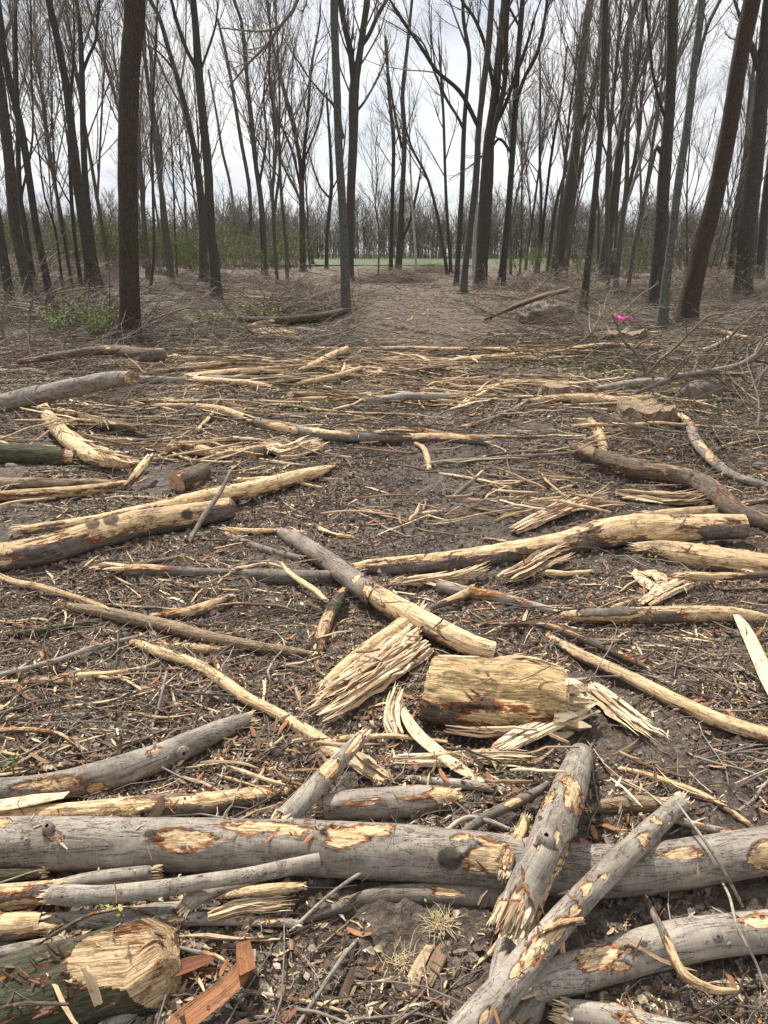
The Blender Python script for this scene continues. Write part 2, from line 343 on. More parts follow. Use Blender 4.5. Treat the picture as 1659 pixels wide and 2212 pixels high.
put('ground', mesh('ground', V, [Q], M['soil'], {'track': trk.ravel(), 'far': far_.ravel()}))['kind'] = 'structure'
GROUND = (V, Q)
fx, fy = np.meshgrid(np.linspace(-230, 230, 60), np.linspace(90, 400, 40))
fz = .03+.06*(vn(np.stack([fx*.1, fy*.1, 0*fx], -1))+1)+np.clip((fy-90)/8, 0, 1)*.12+np.maximum(terr(fx, fy), 0)
fi = np.arange(2400).reshape(40, 60); fq = np.stack([fi[:-1, :-1], fi[:-1, 1:], fi[1:, 1:], fi[1:, :-1]], -1).reshape(-1, 4)
put('grass_field', mesh('grass_field', np.stack([fx, fy, fz], -1).reshape(-1, 3), [fq], M['field']))['kind'] = 'structure'
# ------------------------------------------------------------ trees
UP = np.array([0, 0, 1.])
def grow(st, d, L, r0, tip=.35, up=.12, wob=.12, n=5):
    B = len(st); P = np.zeros((B, n, 3)); P[:, 0] = st; d = nrm(d)
    for k in range(1, n):
        d = nrm(d+up*UP+wob*rng.normal(size=(B, 3))); P[:, k] = P[:, k-1]+d*(L/(n-1))[:, None]
    return P, r0[:, None]*np.linspace(1, tip, n)[None]
def sprout(P, R, m, t0, t1, ang, lr, rr, rmin, up=.1, wob=.14, n=5):
    B, k, _ = P.shape; b = np.repeat(np.arange(B), m); t = rng.uniform(t0, t1, B*m)*(k-1); i = np.minimum(t.astype(int), k-2); f = (t-i)[:, None]
    st = P[b, i]*(1-f)+P[b, i+1]*f; T = nrm(P[b, i+1]-P[b, i]); r = (R[b, i]*(1-f[:, 0])+R[b, i+1]*f[:, 0])
    sd_ = nrm(np.cross(T, nrm(rng.normal(size=T.shape)))); a = ang*rng.uniform(.6, 1.35, B*m)[:, None]
    d = T*np.cos(a)+sd_*np.sin(a); Lp = np.linalg.norm(P[:, 1:]-P[:, :-1], axis=2).sum(1)[b]
    L = Lp*lr*rng.uniform(.6, 1.3, B*m)*(1.15-.5*t/(k-1))
    return grow(st, d, L, np.maximum(r*rr, rmin), .4, up, wob, n)
def crown_parts(tr, zmin, n1, L1, spread=.6, dens=1., rmin=.0035, levels=3, toff=0):
    """tr (k,4) trunk samples; returns list of tube batches"""
    tr = tr[tr[:, 2] >= zmin]
    if len(tr) < 3: return []
    k = len(tr); u = (np.arange(n1)+rng.uniform(0, 1, n1))/n1; i = np.minimum((u*(k-2)).astype(int)+1, k-1)
    az = rng.uniform(0, 6.283)+np.arange(n1)*2.4+rng.normal(size=n1)*.4; el = spread*rng.uniform(.6, 1.3, n1)
    T = nrm(tr[i, :3]-tr[i-1, :3]); d = T*np.cos(el)[:, None]+np.stack([np.cos(az), np.sin(az), 0*az], 1)*np.sin(el)[:, None]
    L = L1*rng.uniform(.65, 1.2, n1)*(1-.45*u); r = np.minimum(tr[i, 3]*.55, L*.013)
    P1, R1 = grow(tr[i, :3], d, L, r, .3, .07, .10, 7)
    o = [(P1, R1, 5)]
    P2, R2 = sprout(P1, R1, int(6*dens), .2, .97, .5, .48, .5, rmin*1.6, .09, .12, 6); o.append((P2, R2, 3))
    P3, R3 = sprout(P2, R2, max(3, int(6*dens)), .15, 1., .55, .42, .55, rmin, .08, .14, 4); o.append((P3, R3, 3))
    if levels > 3: P4, R4 = sprout(P3, R3, 3, .3, 1., .55, .5, .6, rmin*.8, .05, .16, 3); o.append((P4, R4, 3))
    return o
def batch_mesh(name, bs, mat, tb=(0, 1)):
    return mesh(name, *(lambda j: (j[0], j[1], mat, j[2]))(join([tubes(P, R, nseg=n, cap=False, tint=rng.uniform(tb[0], tb[1], len(P))) for P, R, n in bs])))
def buds(bs, m, size, frac=1.):
    P = bs[-1][0]; P = P[rng.random(len(P)) < frac]; B = len(P); c = np.repeat(P[:, 1:], m, 0).reshape(-1, 3); c = c[rng.random(len(c)) < .7]+rng.normal(size=(1, 3))*0
    c = c+rng.normal(size=c.shape)*size; a = nrm(rng.normal(size=c.shape))*size*rng.uniform(.5, 1.2, (len(c), 1)); b = nrm(np.cross(a, rng.normal(size=a.shape)))*size*.6
    V = np.stack([c-a, c+b, c+a, c-b], 1).reshape(-1, 3); n = len(c)
    return V, [np.arange(n*4).reshape(n, 4)], {'wp': V.copy(), 'tint': np.repeat(rng.random(n), 4)}
def body(tr, mat, rings, seg, name='trunk', lump=.05, flare=0., peel=-1., dark=0., sc=(4, 9, 9), cut=False):
    """dense single tube with lumpy section; tr rows x,y,z,r"""
    s, L = spline(tr, rings); P = s[None, :, :3]; R = s[None, :, 3]
    T = nrm(np.gradient(P[0], axis=0)); ref = np.array([[0, 1., 0]]) if abs(T.mean(0)[2]) > .6 else np.array([[0, 0, 1.]])
    if flare:
        h = np.cumsum(np.r_[0, np.linalg.norm(np.diff(P[0], axis=0), axis=1)]); R = R*(1+flare*np.exp(-h/.22))[None]
    V, Fs, at = tubes(P, R, nseg=seg, cap=False, ref=ref, tint=np.array([.5])); w = at['wp']
    ctr = np.repeat(P[0], seg, 0); n = nrm(V-ctr); rr = np.repeat(R[0], seg)
    l = fbm(w*np.array(sc), 3)
    if flare:
        hh = np.repeat(h, seg); ang = np.arctan2(w[:, 2]-0, w[:, 1]); l = l+np.exp(-hh/.25)*.8*np.cos(ang*4+l*3)*.6
    V = V+n*(rr*lump*2*l)[:, None]
    at['peel'] = np.full(len(V), peel)+.0*l; at['dark'] = np.full(len(V), dark)
    idx = np.arange(rings*seg).reshape(rings, seg)
    return V, Fs, at, s, idx, n
TREES = []
def tree(label, pts, limbs=(), mat='tree', H=17, n1=8, L1=4.5, zmin=None, spread=.55, bud=0, name='deciduous_tree', group='bare trees of the thinned wood', dens=1., cat='tree', levels=3):
    b, k = gp(pts[0][0], pts[0][1]); Yb = b[1]; dz = rnd.uniform(-.03, .03)
    def to3(p, d0=0.):
        out_ = []
        for x, y, w in p:
            v = vp(x, y, Yb+d0); v[1] += dz*(v[2]-b[2]); q_ = vp(x, y, v[1]); _, _, dep = proj(q_); out_.append([*q_, w/2*dep/F])
        return out_
    tp = to3(pts); tp[0][2] = float(terr(tp[0][0], tp[0][1]))-.12
    last = np.array(tp[-1]); prev = np.array(tp[-2]); d = last[:3]-prev[:3]; d = d/np.linalg.norm(d); n_ext = 0; r = last[3]
    while last[2] < H and n_ext < 12:
        st = max(.8, (H-tp[-1][2])/3+.2); d = d*.85+UP*.25+np.array([rnd.gauss(0, .05), rnd.gauss(0, .05), 0]); d /= np.linalg.norm(d)
        fr = max(0, (H-last[2]-st)/max(H-tp[len(pts)-1][2], .1)); last = np.array([*(last[:3]+d*st), max(.012, r*(.15+.85*fr))]); tp.append(list(last)); n_ext += 1
    root = empty(name, b)
    tag(root, label, cat, group)
    dist = Yb; wpx = pts[0][2]
    seg = 7 if wpx < 9 else 12 if wpx < 20 else 20 if wpx < 35 else 32
    rings = int(np.clip(wpx*4, 24, 170))
    V, Fs, at, s, idx, n = body(tp, M[mat], rings, seg, flare=.85 if wpx > 12 else .3, lump=.045)
    put('trunk', mesh('trunk', V-b, Fs, M[mat], at), parent=root)
    bs = []
    for lm in limbs:
        q_ = np.array(to3(lm)); sl = rnd.uniform(-.35, .35); a = vp(lm[0][0], lm[0][1], Yb)
        for i_ in range(len(q_)):                         # limbs lean towards or away from the camera
            hh = np.linalg.norm(q_[i_, :3]-a); w_ = vp(lm[i_][0], lm[i_][1], q_[i_][1]+sl*hh); q_[i_] = [*w_, lm[i_][2]/2*proj(w_)[2]/F]
        e = q_[-1].copy(); dd = nrm(q_[-1, :3]-q_[-2, :3])
        for j in range(2): dd = nrm(dd+UP*.15+np.array([rnd.gauss(0, .1), rnd.gauss(0, .1), 0])); e = np.array([*(e[:3]+dd*1.1), e[3]*.55]); q_ = np.vstack([q_, e])
        V, Fs, at, s2, idx, n = body(q_, M[mat], 26, 8 if lm[0][2] < 12 else 14)
        put('limb', mesh('limb', V-b, Fs, M[mat], at), parent=root)
        P, R = s2[None, :, :3], s2[None, :, 3]
        P2, R2 = sprout(P, R, 12, .15, 1, .5, .33, .45, .006, .08, .12, 6); P3, R3 = sprout(P2, R2, 6, .15, 1, .55, .42, .5, .0035, .08, .14, 4)
        bs += [(P2, R2, 3), (P3, R3, 3)]
    z0 = zmin if zmin is not None else H*.35
    top = crown_parts(s, z0, n1, L1, spread, dens*1.2, levels=levels)
    bs += top
    if bs:
        put('crown', batch_mesh('crown', [(P-b, R, n_) for P, R, n_ in bs], M['crown']), parent=root)
        if bud: V, Fs, at = buds([(bs[-1][0]-b, 0, 0)], 1, .03, bud); put('leaf_buds', mesh('leaf_buds', V, Fs, M['bud'], at, False), parent=root)['kind'] = 'stuff'
    TREES.append((b[0], b[1])); return root
T_ = tree
T_('thick upright tree with shaggy dark brown bark, standing alone at the front left', [(280,742,44),(279,600,42),(276,400,41),(277,250,41),(284,100,42),(291,0,44)], mat='treebrown', H=16, L1=4, n1=7, zmin=7)
T_('grey lichen-spotted trunk at the end of the mossy fallen log beside the trail', [(747,689,22),(745,575,20),(740,450,18),(732,325,17),(728,200,17),(724,100,17),(722,0,17)], [[(742,300,8),(725,235,6),(690,195,4),(655,150,3)]], mat='lichen', H=15, zmin=9)
T_('forked tree right behind the grey lichen-spotted trunk, its crotch high up', [(755,607,18),(757,450,18),(763,300,20),(765,190,22),(775,130,15),(785,60,14),(793,0,14)], [[(765,190,14),(757,110,13),(745,60,12),(735,0,12)],[(780,100,10),(797,75,9),(815,35,9),(835,0,8)],[(763,250,6),(790,215,5),(820,160,4)]], H=18, zmin=9)
T_('slightly bent trunk with ridged bark, frontmost of the pair left of centre', [(467,647,24),(463,560,21),(455,500,20),(450,375,19),(440,275,18),(430,165,18),(422,50,15),(417,0,14)], [[(425,150,9),(400,100,8),(380,40,8),(370,0,7)],[(436,145,5),(452,100,5),(467,45,4)]], H=16, zmin=7, bud=.4)
T_('trunk leaning left with long sweeping limbs, rear one of the pair left of centre', [(440,607,18),(437,475,16),(428,375,16),(410,275,12),(385,175,11),(365,110,10),(345,40,9),(325,0,8)], [[(375,150,5),(345,115,4),(305,90,3)]], H=16, zmin=7)
T_('tall pole trunk leaning left out of the left-hand brush, slimmer of the two big ones', [(112,672,16),(100,600,15),(80,500,15),(65,400,15),(50,300,15),(30,210,15),(15,150,14),(0,50,14)], H=14, zmin=6, bud=.4)
T_('stout trunk leaning off the left edge above the brush', [(70,662,24),(50,575,22),(30,475,22),(20,350,22),(5,225,22),(-10,100,20)], H=15, zmin=6, bud=.4)
T_('dark leaning trunk cut by the left edge of the photo', [(27,674,20),(14,600,20),(0,520,21),(-20,420,20)], H=13, zmin=6)
T_('dark slanting pole tree behind the big trunks at far left', [(75,625,13),(55,500,12),(42,410,11),(38,250,9),(34,100,8)], [[(45,430,6),(70,300,5),(68,150,4),(66,0,4)]], H=14, zmin=5, bud=.4)
T_('broad smooth trunk of the leaning pair near the left, its top swinging left', [(197,647,24),(190,550,21),(175,450,20),(160,325,18),(145,200,16),(125,90,15),(105,0,14)], H=16, zmin=7, bud=.5)
T_('dark trunk crossing behind the broad one near the left, forked high up', [(216,621,15),(202,550,14),(187,425,14),(180,300,13),(177,160,12),(172,50,9),(165,0,8)], [[(177,160,8),(192,120,7),(207,85,6),(215,0,6)]], H=16, zmin=6, bud=.5)
for i, (l, p) in enumerate([('thin dark pole just left of the leaning pair', [(178,638,9),(160,500,8),(152,380,8),(150,250,7),(160,100,5)]),
    ('spindly sapling stem, leftmost of the thin ones beside the leaning pair', [(137,640,6),(120,500,5),(95,420,4),(80,300,3)]),
    ('spindly sapling stem, middle one of those beside the leaning pair', [(160,640,6),(140,525,5),(120,390,4),(112,250,3)]),
    ('slender straight sapling just right of the thick shaggy tree', [(322,632,7),(332,550,6),(330,400,6),(327,300,5),(335,120,5),(340,0,4)]),
    ('very thin sapling between the shaggy tree and the bent pair', [(382,595,5),(377,475,4),(375,400,4),(370,300,3)])]):
    T_(l, p, H=9, n1=6, L1=2.2, zmin=2.5, name='sapling', cat='sapling', group='thin saplings of the wood', bud=.5)
T_('mid-distance tree with upswept limbs, first right of the bent pair', [(572,597,15),(565,450,12),(552,350,10),(540,240,9),(530,130,8),(522,50,7),(505,0,6)], [[(560,400,6),(575,300,5),(570,200,4),(585,100,3)]], H=17, zmin=4.5)
T_('thin tree leaning left behind the bent pair, the lighter one', [(515,552,7),(500,415,6),(480,325,6),(470,260,5),(450,150,4)], H=13, zmin=5)
T_('dark straight tree between the bent pair and the upswept one', [(537,562,9),(540,425,8),(520,300,8),(495,150,7),(470,40,5)], H=15, zmin=5)
T_('slim tree with narrow crown standing at the meadow edge left of centre', [(595,572,8),(592,475,7),(605,350,6),(597,250,5),(580,150,4)], H=13, zmin=4)
T_('vase-shaped tree with dense fan of limbs left of the lichen-spotted trunk', [(655,587,14),(652,450,12),(650,365,10),(635,280,8),(615,200,7),(590,100,5),(575,0,4)], [[(653,390,8),(658,320,7),(665,250,7),(672,150,6),(690,50,4)],[(652,420,6),(632,330,5),(600,250,4),(585,180,3)],[(655,350,5),(690,260,4),(705,160,3)]], H=16, zmin=5, n1=12, L1=5)
T_('thin tree leaning left out of the vase-shaped tree base', [(677,574,8),(665,500,7),(645,425,6),(605,340,5),(585,240,4)], H=13, zmin=4)
T_('low-forking tree between the vase-shaped tree and the lichen-spotted trunk', [(705,582,9),(707,500,8),(716,400,8),(712,300,6),(705,200,5)], [[(714,430,5),(690,400,4),(670,340,3)],[(712,420,4),(735,370,3),(745,300,3)]], H=14, zmin=4)
T_('slender trunk closest to the trail head on its left side', [(844,582,9),(847,450,8),(850,310,8),(840,200,7),(835,100,6)], H=17, zmin=6, n1=10)
T_('trunk with a low side limb bending right at the head of the trail', [(860,587,16),(867,450,12),(874,300,10),(870,200,8),(880,100,7),(890,0,6)], [[(862,530,8),(885,480,6),(895,440,6),(905,390,4)],[(868,320,6),(850,230,5),(835,130,4)]], H=18, zmin=6, n1=10)
T_('thin tree arching left over the trail head', [(967,592,8),(950,490,7),(925,390,6),(890,320,5),(870,250,4)], H=12, zmin=5)
T_('slim upright tree right beside the arching one at the trail head', [(975,590,8),(965,450,7),(961,350,6),(958,250,6),(950,120,5)], H=15, zmin=6, n1=8)
T_('dark trunk with a high left limb at the left of the big centre-right cluster', [(985,617,12),(996,450,11),(1002,285,10),(1008,200,9),(1014,125,9),(1002,50,8),(1000,0,7)], [[(1002,282,7),(990,255,6),(965,215,6),(940,160,5),(915,95,4),(880,60,3)]], H=18, zmin=9)
T_('leaning trunk at the front foot of the big centre-right cluster', [(1000,634,16),(1006,570,14),(1015,500,14),(1029,375,14),(1034,280,13),(1045,180,13),(1055,100,14),(1062,0,13)], [[(1034,275,10),(995,200,9),(945,155,8),(915,110,8),(885,65,6),(852,15,5)]], H=19, zmin=9)
T_('widest trunk of the centre-right cluster, dividing into several stems', [(1037,624,28),(1041,560,27),(1046,480,29),(1052,380,28),(1057,300,24),(1068,220,20),(1075,150,18),(1083,80,18),(1092,0,19)], [[(1055,340,12),(1072,260,12),(1090,180,11),(1093,80,11),(1097,0,10)],[(1060,290,9),(1090,230,8),(1112,170,7),(1140,90,6)],[(1068,200,8),(1048,100,8),(1025,40,7),(1000,5,6)]], H=20, zmin=9)
T_('straight trunk with long forking arm just right of the widest cluster trunk', [(1082,617,18),(1094,500,14),(1104,375,13),(1112,250,13),(1119,125,12),(1129,0,11)], [[(1108,250,9),(1130,175,8),(1160,115,8),(1176,45,7),(1182,0,6)],[(1104,330,6),(1080,300,6),(1060,320,5)]], H=18, zmin=9)
T_('thin pale pole, left one of the two between the cluster and the leaning dark trunk', [(1157,592,7),(1169,450,6),(1166,350,6),(1167,200,5),(1165,80,4)], H=15, zmin=6)
T_('thin bending pole, right one of the two between the cluster and the leaning dark trunk', [(1162,590,7),(1180,425,6),(1195,310,6),(1215,200,5),(1225,100,4)], H=15, zmin=6)
T_('dark trunk leaning right with a broken orange stub halfway up', [(1197,599,28),(1219,475,25),(1239,350,21),(1247,280,19),(1254,175,18),(1264,75,17),(1275,0,16)], [[(1250,290,9),(1268,240,8),(1285,180,7),(1300,90,6)]], mat='tree', H=18, zmin=9)
T_('pole leaning right behind the dark trunk with the orange stub', [(1182,592,8),(1200,450,7),(1225,360,6),(1270,240,5),(1290,150,4)], H=14, zmin=6)
T_('bent mid-size tree directly right of the trunk with the orange stub', [(1217,582,10),(1240,430,9),(1265,300,9),(1280,200,8),(1295,100,8),(1300,0,7)], H=17, zmin=8)
T_('smooth slim trunk rising from green seedlings, right of centre', [(1258,680,19),(1272,550,15),(1285,425,14),(1296,300,13),(1304,150,13),(1308,0,14)], H=15, zmin=7)
T_('sturdy dark trunk forking high, between the smooth slim one and the burled one', [(1300,607,26),(1311,520,21),(1322,450,19),(1335,350,16),(1347,225,14),(1354,100,13),(1364,40,12),(1378,0,11)], [[(1364,40,8),(1362,15,7),(1360,-20,6)],[(1340,300,7),(1365,220,6),(1372,120,5)]], H=18, zmin=9)
T_('thin second stem beside the sturdy high-forking trunk', [(1318,602,9),(1320,420,8),(1317,300,8),(1312,200,7),(1315,100,6)], H=15, zmin=8)
T_('right-leaning thin pole between the high-forking trunk and the burled one', [(1325,602,10),(1350,450,9),(1375,325,8),(1385,225,7),(1400,100,6)], H=16, zmin=7)
T_('thick straight trunk with a rough burl at its left side', [(1413,662,30),(1420,580,28),(1427,500,27),(1437,350,26),(1447,225,22),(1452,100,22),(1454,0,22)], [[(1430,330,12),(1418,318,10),(1412,345,5)],[(1434,250,7),(1412,170,6),(1405,100,6),(1395,0,5)]], H=18, zmin=9)
T_('greyish trunk just in front of the burled one, leaning right', [(1430,707,22),(1438,620,19),(1447,550,17),(1465,400,17),(1484,275,17),(1502,125,15),(1517,0,15)], [[(1505,145,9),(1518,90,8),(1533,45,8),(1555,0,7)]], mat='lichen', H=16, zmin=8)
T_('thick shaggy dark trunk leaning strongly right, front right of the wood', [(1480,706,48),(1488,660,43),(1512,550,38),(1545,425,36),(1575,275,35),(1599,125,34),(1625,0,36)], mat='treebrown', H=15, zmin=8)
T_('massive dark trunk near the right edge behind the shaggy leaning one', [(1603,642,38),(1610,560,36),(1613,500,36),(1632,350,34),(1645,200,30),(1658,60,30)], [[(1640,150,14),(1622,95,12),(1612,70,9)]], H=18, zmin=9)
T_('dark trunk peeping between the shaggy leaning one and the massive one', [(1577,592,15),(1595,440,14),(1612,330,13),(1622,200,11)], H=16, zmin=8)
T_('trunk cut by the right edge of the photo', [(1640,602,19),(1650,470,18),(1665,350,17)], H=15, zmin=8)
T_('white-barked birch stem showing left of the trail head trees', [(900,592,6),(896,520,5),(890,430,4),(886,340,4),(884,250,3)], mat='birch', H=13, n1=8, L1=2, zmin=5, group='birches')
T_('white-barked birch stem behind the centre-right cluster', [(1022,600,8),(1026,500,7),(1032,400,6),(1036,300,5)], mat='birch', H=14, n1=8, L1=2, zmin=6, group='birches')
# a bare overhanging bough enters the frame from a tree that stands left of the camera's view
# far trees: nine built, the others copied
protos = []
for v in range(9):
    H = rnd.uniform(11.5, 17); p = np.zeros((7, 4)); p[:, 2] = np.linspace(-.1, H*.8, 7); lean = rnd.uniform(-.8, .8)
    p[:, 0] = lean*(np.abs(p[:, 2])/H)**1.5+np.cumsum(rng.normal(size=7)*.08); p[:, 1] = np.cumsum(rng.normal(size=7)*.08); p[:, 3] = np.linspace(1, .22, 7)**.8*rnd.uniform(.06, .11)
    V, Fs, at, s, idx, n = body(p, M['far'], 40, 8, flare=.3)
    bs = crown_parts(s, H*rnd.uniform(.16, .34), 15, H*.40, .44, 1.35, rmin=.0034, levels=3)
    if v % 3 == 0:
        q2 = s[10:34:3].copy(); q2[:, 0] += np.linspace(0, rnd.choice([-1, 1])*1.6, len(q2)); q2[:, 3] *= .7
        bs += crown_parts(q2, 0, 6, H*.3, .4, 1., rmin=.004); bs.append((spline(q2, 12)[0][None, :, :3], spline(q2, 12)[0][None, :, 3], 6))
    bm_ = buds([bs[1]], 1, .05, .8) if v in (1, 4, 7, 3) else None
    protos.append((mesh('trunk', V, Fs, M['far'], at), batch_mesh('crown', bs, M['crown']), mesh('leaf_buds', bm_[0], bm_[1], M['bud'], bm_[2], False) if bm_ else None, H))
placed = list(TREES); cnt = 0; tries = 0
TLM = [(100,'the big leaning poles at far left'),(205,'the leaning pair at left'),(280,'the thick shaggy tree'),(455,'the ridged pair left of centre'),(572,'the upswept tree'),(655,'the vase-shaped tree'),(747,'the lichen-spotted trunk'),(860,'the trail-head tree with a low limb'),(960,'the arching trail-head tree'),(1030,'the centre-right cluster'),(1095,'the trunk with a long forking arm'),(1197,'the trunk with the orange stub'),(1262,'the smooth slim trunk'),(1300,'the high-forking sturdy trunk'),(1413,'the burled trunk'),(1485,'the shaggy leaning trunk'),(1605,'the massive trunk at right')]
def beside(x, y):
    px = proj(np.array([x, y, 0.]))[0]; b = min(TLM, key=lambda q: abs(q[0]-px)); return ('left of ' if px < b[0]-7 else 'right of ' if px > b[0]+7 else 'straight behind ')+b[1]
def side(a, names=('at far left', 'left of the centre', 'behind the trail', 'right of the centre', 'at far right')):
    return names[int(np.clip((a+.55)/1.1*5, 0, 4))]
while cnt < 50 and tries < 4000:
    tries += 1; a = rnd.uniform(-.62, .62); Yd = rnd.uniform(27, 69); x = a*Yd
    if abs(a-.03) < .13 and (Yd < 45 or rnd.random() < .6): continue
    if any((x-u)**2+(Yd-w)**2 < 2.2 for u, w in placed): continue
    placed.append((x, Yd)); k = rnd.randrange(9); tm, cm, bm2, H = protos[k]; sc = rnd.uniform(.8, 1.2)*(1.0 if Yd < 50 else 1.05)
    far = 'far' if Yd > 48 else 'middle-distance'
    r = empty('deciduous_tree', (x, Yd, float(terr(x, Yd)))); r.rotation_euler = (rnd.uniform(-.03, .03), a*.10+rnd.uniform(-.05, .05), rnd.uniform(0, 6.28)*0+rnd.choice([0, math.pi])+rnd.uniform(-.4, .4)); r.scale = (sc, sc, sc*rnd.uniform(.95, 1.1))
    tag(r, f"{['slender', 'taller', 'shorter'][(sc > 1.07)+2*(sc < .93)]} bare {far} tree {'in bud ' if bm2 else ''}{beside(x, Yd)}", 'tree', 'slender background trees of the wood')
    put('trunk', tm, parent=r); put('crown', cm, parent=r)
    if bm2: put('leaf_buds', bm2, parent=r)['kind'] = 'stuff'
    cnt += 1
# spring-green understorey shrubs
sh = []
for v in range(4):
    st = np.zeros((9, 3)); st[:, :2] = rng.normal(size=(9, 2))*.1; d = rng.normal(size=(9, 3))*.35; d[:, 2] = 1
    P, R = grow(st, d, rng.uniform(1.6, 3.2, 9), np.full(9, .016), .3, .05, .15, 6); P2, R2 = sprout(P, R, 9, .2, 1, .6, .4, .5, .005); P3, R3 = sprout(P2, R2, 4, .2, 1, .6, .5, .5, .004, n=4)
    V, Fs, at = buds([(np.concatenate([P3]), 0, 0)], 3, .034)
    sh.append((batch_mesh('stems', [(P, R, 4), (P2, R2, 3), (P3, R3, 3)], M['crown']), mesh('leaves', V, Fs, M['green'], at, False)))
for k in range(52):
    a = rnd.uniform(-.56, -.22) if k < 34 else rnd.uniform(-.3, -.12) if k < 44 else rnd.uniform(.12, .55); Yd = rnd.uniform(36, 62) if k < 44 else rnd.uniform(45, 66); s_, l_ = rnd.choice(sh)
    r = empty('shrub', (a*Yd, Yd, float(terr(a*Yd, Yd)))); q_ = rnd.uniform(.5, 1.05) if k < 44 else rnd.uniform(.4, .8); r.scale = (q_*1.2, q_*1.2, q_); r.rotation_euler.z = rnd.uniform(0, 6)
    tag(r, f"{'large' if q_ > 1 else 'small' if q_ < .7 else ''} yellow-green spring shrub {beside(a*Yd, Yd)}", 'shrub', 'green understorey shrubs'); put('stems', s_, parent=r); put('leaves', l_, parent=r)
# far wood closing the view beyond the meadow: one uncountable mass
B = 2600; a = rng.uniform(-.85, .85, B); Yd = rng.uniform(150, 235, B); st = np.stack([a*Yd, Yd, 0*a], 1); hh = rng.uniform(7, 13, B)*(1+.9*fbm(np.stack([a*14, Yd*.05, a*0], 1), 3))
P, R = grow(st, np.stack([rng.normal(size=B)*.05, rng.normal(size=B)*.05, np.ones(B)], 1), hh*.8, np.full(B, .12), .3, .1, .05, 5)
P2, R2 = sprout(P, R, 7, .2, 1, .5, .42, .5, .05, n=4); P3, R3 = sprout(P2, R2, 4, .1, 1, .6, .5, .5, .035, n=3)
P4, R4 = sprout(P2, R2, 6, .2, 1, .7, .45, .5, .028, n=3); P3 = np.concatenate([P3, P4[:, :3]]); R3 = np.concatenate([R3, R4[:, :3]])
g1 = batch_mesh('far_wood', [(P, R, 3), (P2, R2, 3), (P3, R3, 3)], M['crown'])
tag(put('far_wood', g1), 'low grey-brown band of distant woodland beyond the meadow', 'woodland', kind='stuff')
B = 13000; a = rng.uniform(-.85, .85, B); Yd = rng.uniform(148, 200, B); c = np.stack([a*Yd, Yd, rng.uniform(0, 1, B)**1.3*(5.5+5*fbm(np.stack([a*22, Yd*.05, a*0+9], 1), 3))], 1); c = np.repeat(c, 10, 0)+rng.normal(size=(B*10, 3))*1.5; c[:, 2] = np.abs(c[:, 2])
V, Fs, at = buds([(np.stack([c, c], 1), 0, 0)], 1, .14)
M['farleaf'] = tint_mat('distant_foliage', [(0, (.08, .075, .055)), (.6, (.14, .135, .10)), (1, (.19, .20, .115))], (1, 1, 1), .2, .01)
tag(put('far_undergrowth', mesh('far_undergrowth', V, Fs, M['farleaf'], at, False)), 'dull olive undergrowth at the foot of the distant wood', 'undergrowth', kind='stuff')

# thicket closing the sides of the wood before the meadow
B = 2600; Yd = rng.uniform(58, 76, B); u = rng.random(B); xx = np.where(u < .6, rng.uniform(-52, -7.5, B), rng.uniform(15, 50, B)); st = np.stack([xx, Yd, terr(xx, Yd)], 1)
P, R = grow(st, np.stack([rng.normal(size=B)*.35, rng.normal(size=B)*.3, np.ones(B)], 1), rng.uniform(1, 4.6, B), np.full(B, .022), .3, .04, .12, 5)
P2, R2 = sprout(P, R, 5, .1, 1, .6, .45, .5, .010, n=4); V, Fs, at = buds([(P2, 0, 0)], 3, .06)
tag(put('thicket', batch_mesh('thicket', [(P, R, 3), (P2, R2, 3)], M['crown'])), 'grey-brown thicket of thin stems closing both sides of the wood', 'thicket', kind='stuff')
tag(put('thicket_foliage', mesh('thicket_foliage', V, Fs, M['green'] if 0 else M['farleaf'], at, False)), 'sparse olive-green young foliage in the thicket', 'foliage', kind='stuff')
# ------------------------------------------------------------ logs and branches
HERO = []; LAND = []; AIM = []
def smooth(x, a, b): t = np.clip((x-a)/(b-a), 0, 1); return t*t*(3-2*t)
def shards(c, ax, r, n, ln, spread=.2, hollow=0., wid=.2, tb=(.2, 1)):
    n = int(n*1.8)
    ax = nrm(np.asarray(ax)); u = nrm(np.cross(ax, [.1, .2, 1.])); v = np.cross(ax, u); a = rng.uniform(0, 6.283, n); q = r*np.sqrt(rng.uniform(hollow**2, .86, n))
    rad = np.cos(a)[:, None]*u+np.sin(a)[:, None]*v; st = c+rad*q[:, None]-ax*r*.35; d = ax+rad*rng.uniform(-.3, 1, (n, 1))*spread+rng.normal(size=(n, 3))*spread*.4
    L = ln*rng.uniform(.25, 1, n)**1.2+r*.35; P = st[:, None]+nrm(d)[:, None]*(L[:, None]*np.linspace(0, 1, 4))[..., None]+rng.normal(size=(n, 4, 3))*r*.025
    w = r*np.minimum(rng.lognormal(-.45, .6, n), 1.5)*wid; R = w[:, None]*np.array([1, .95, .7, .12]); return tubes(P, R, R*rng.uniform(.25, .6, (n, 1)), nseg=4, tint=rng.uniform(*tb, n), roll=rng.uniform(0, 3, n))
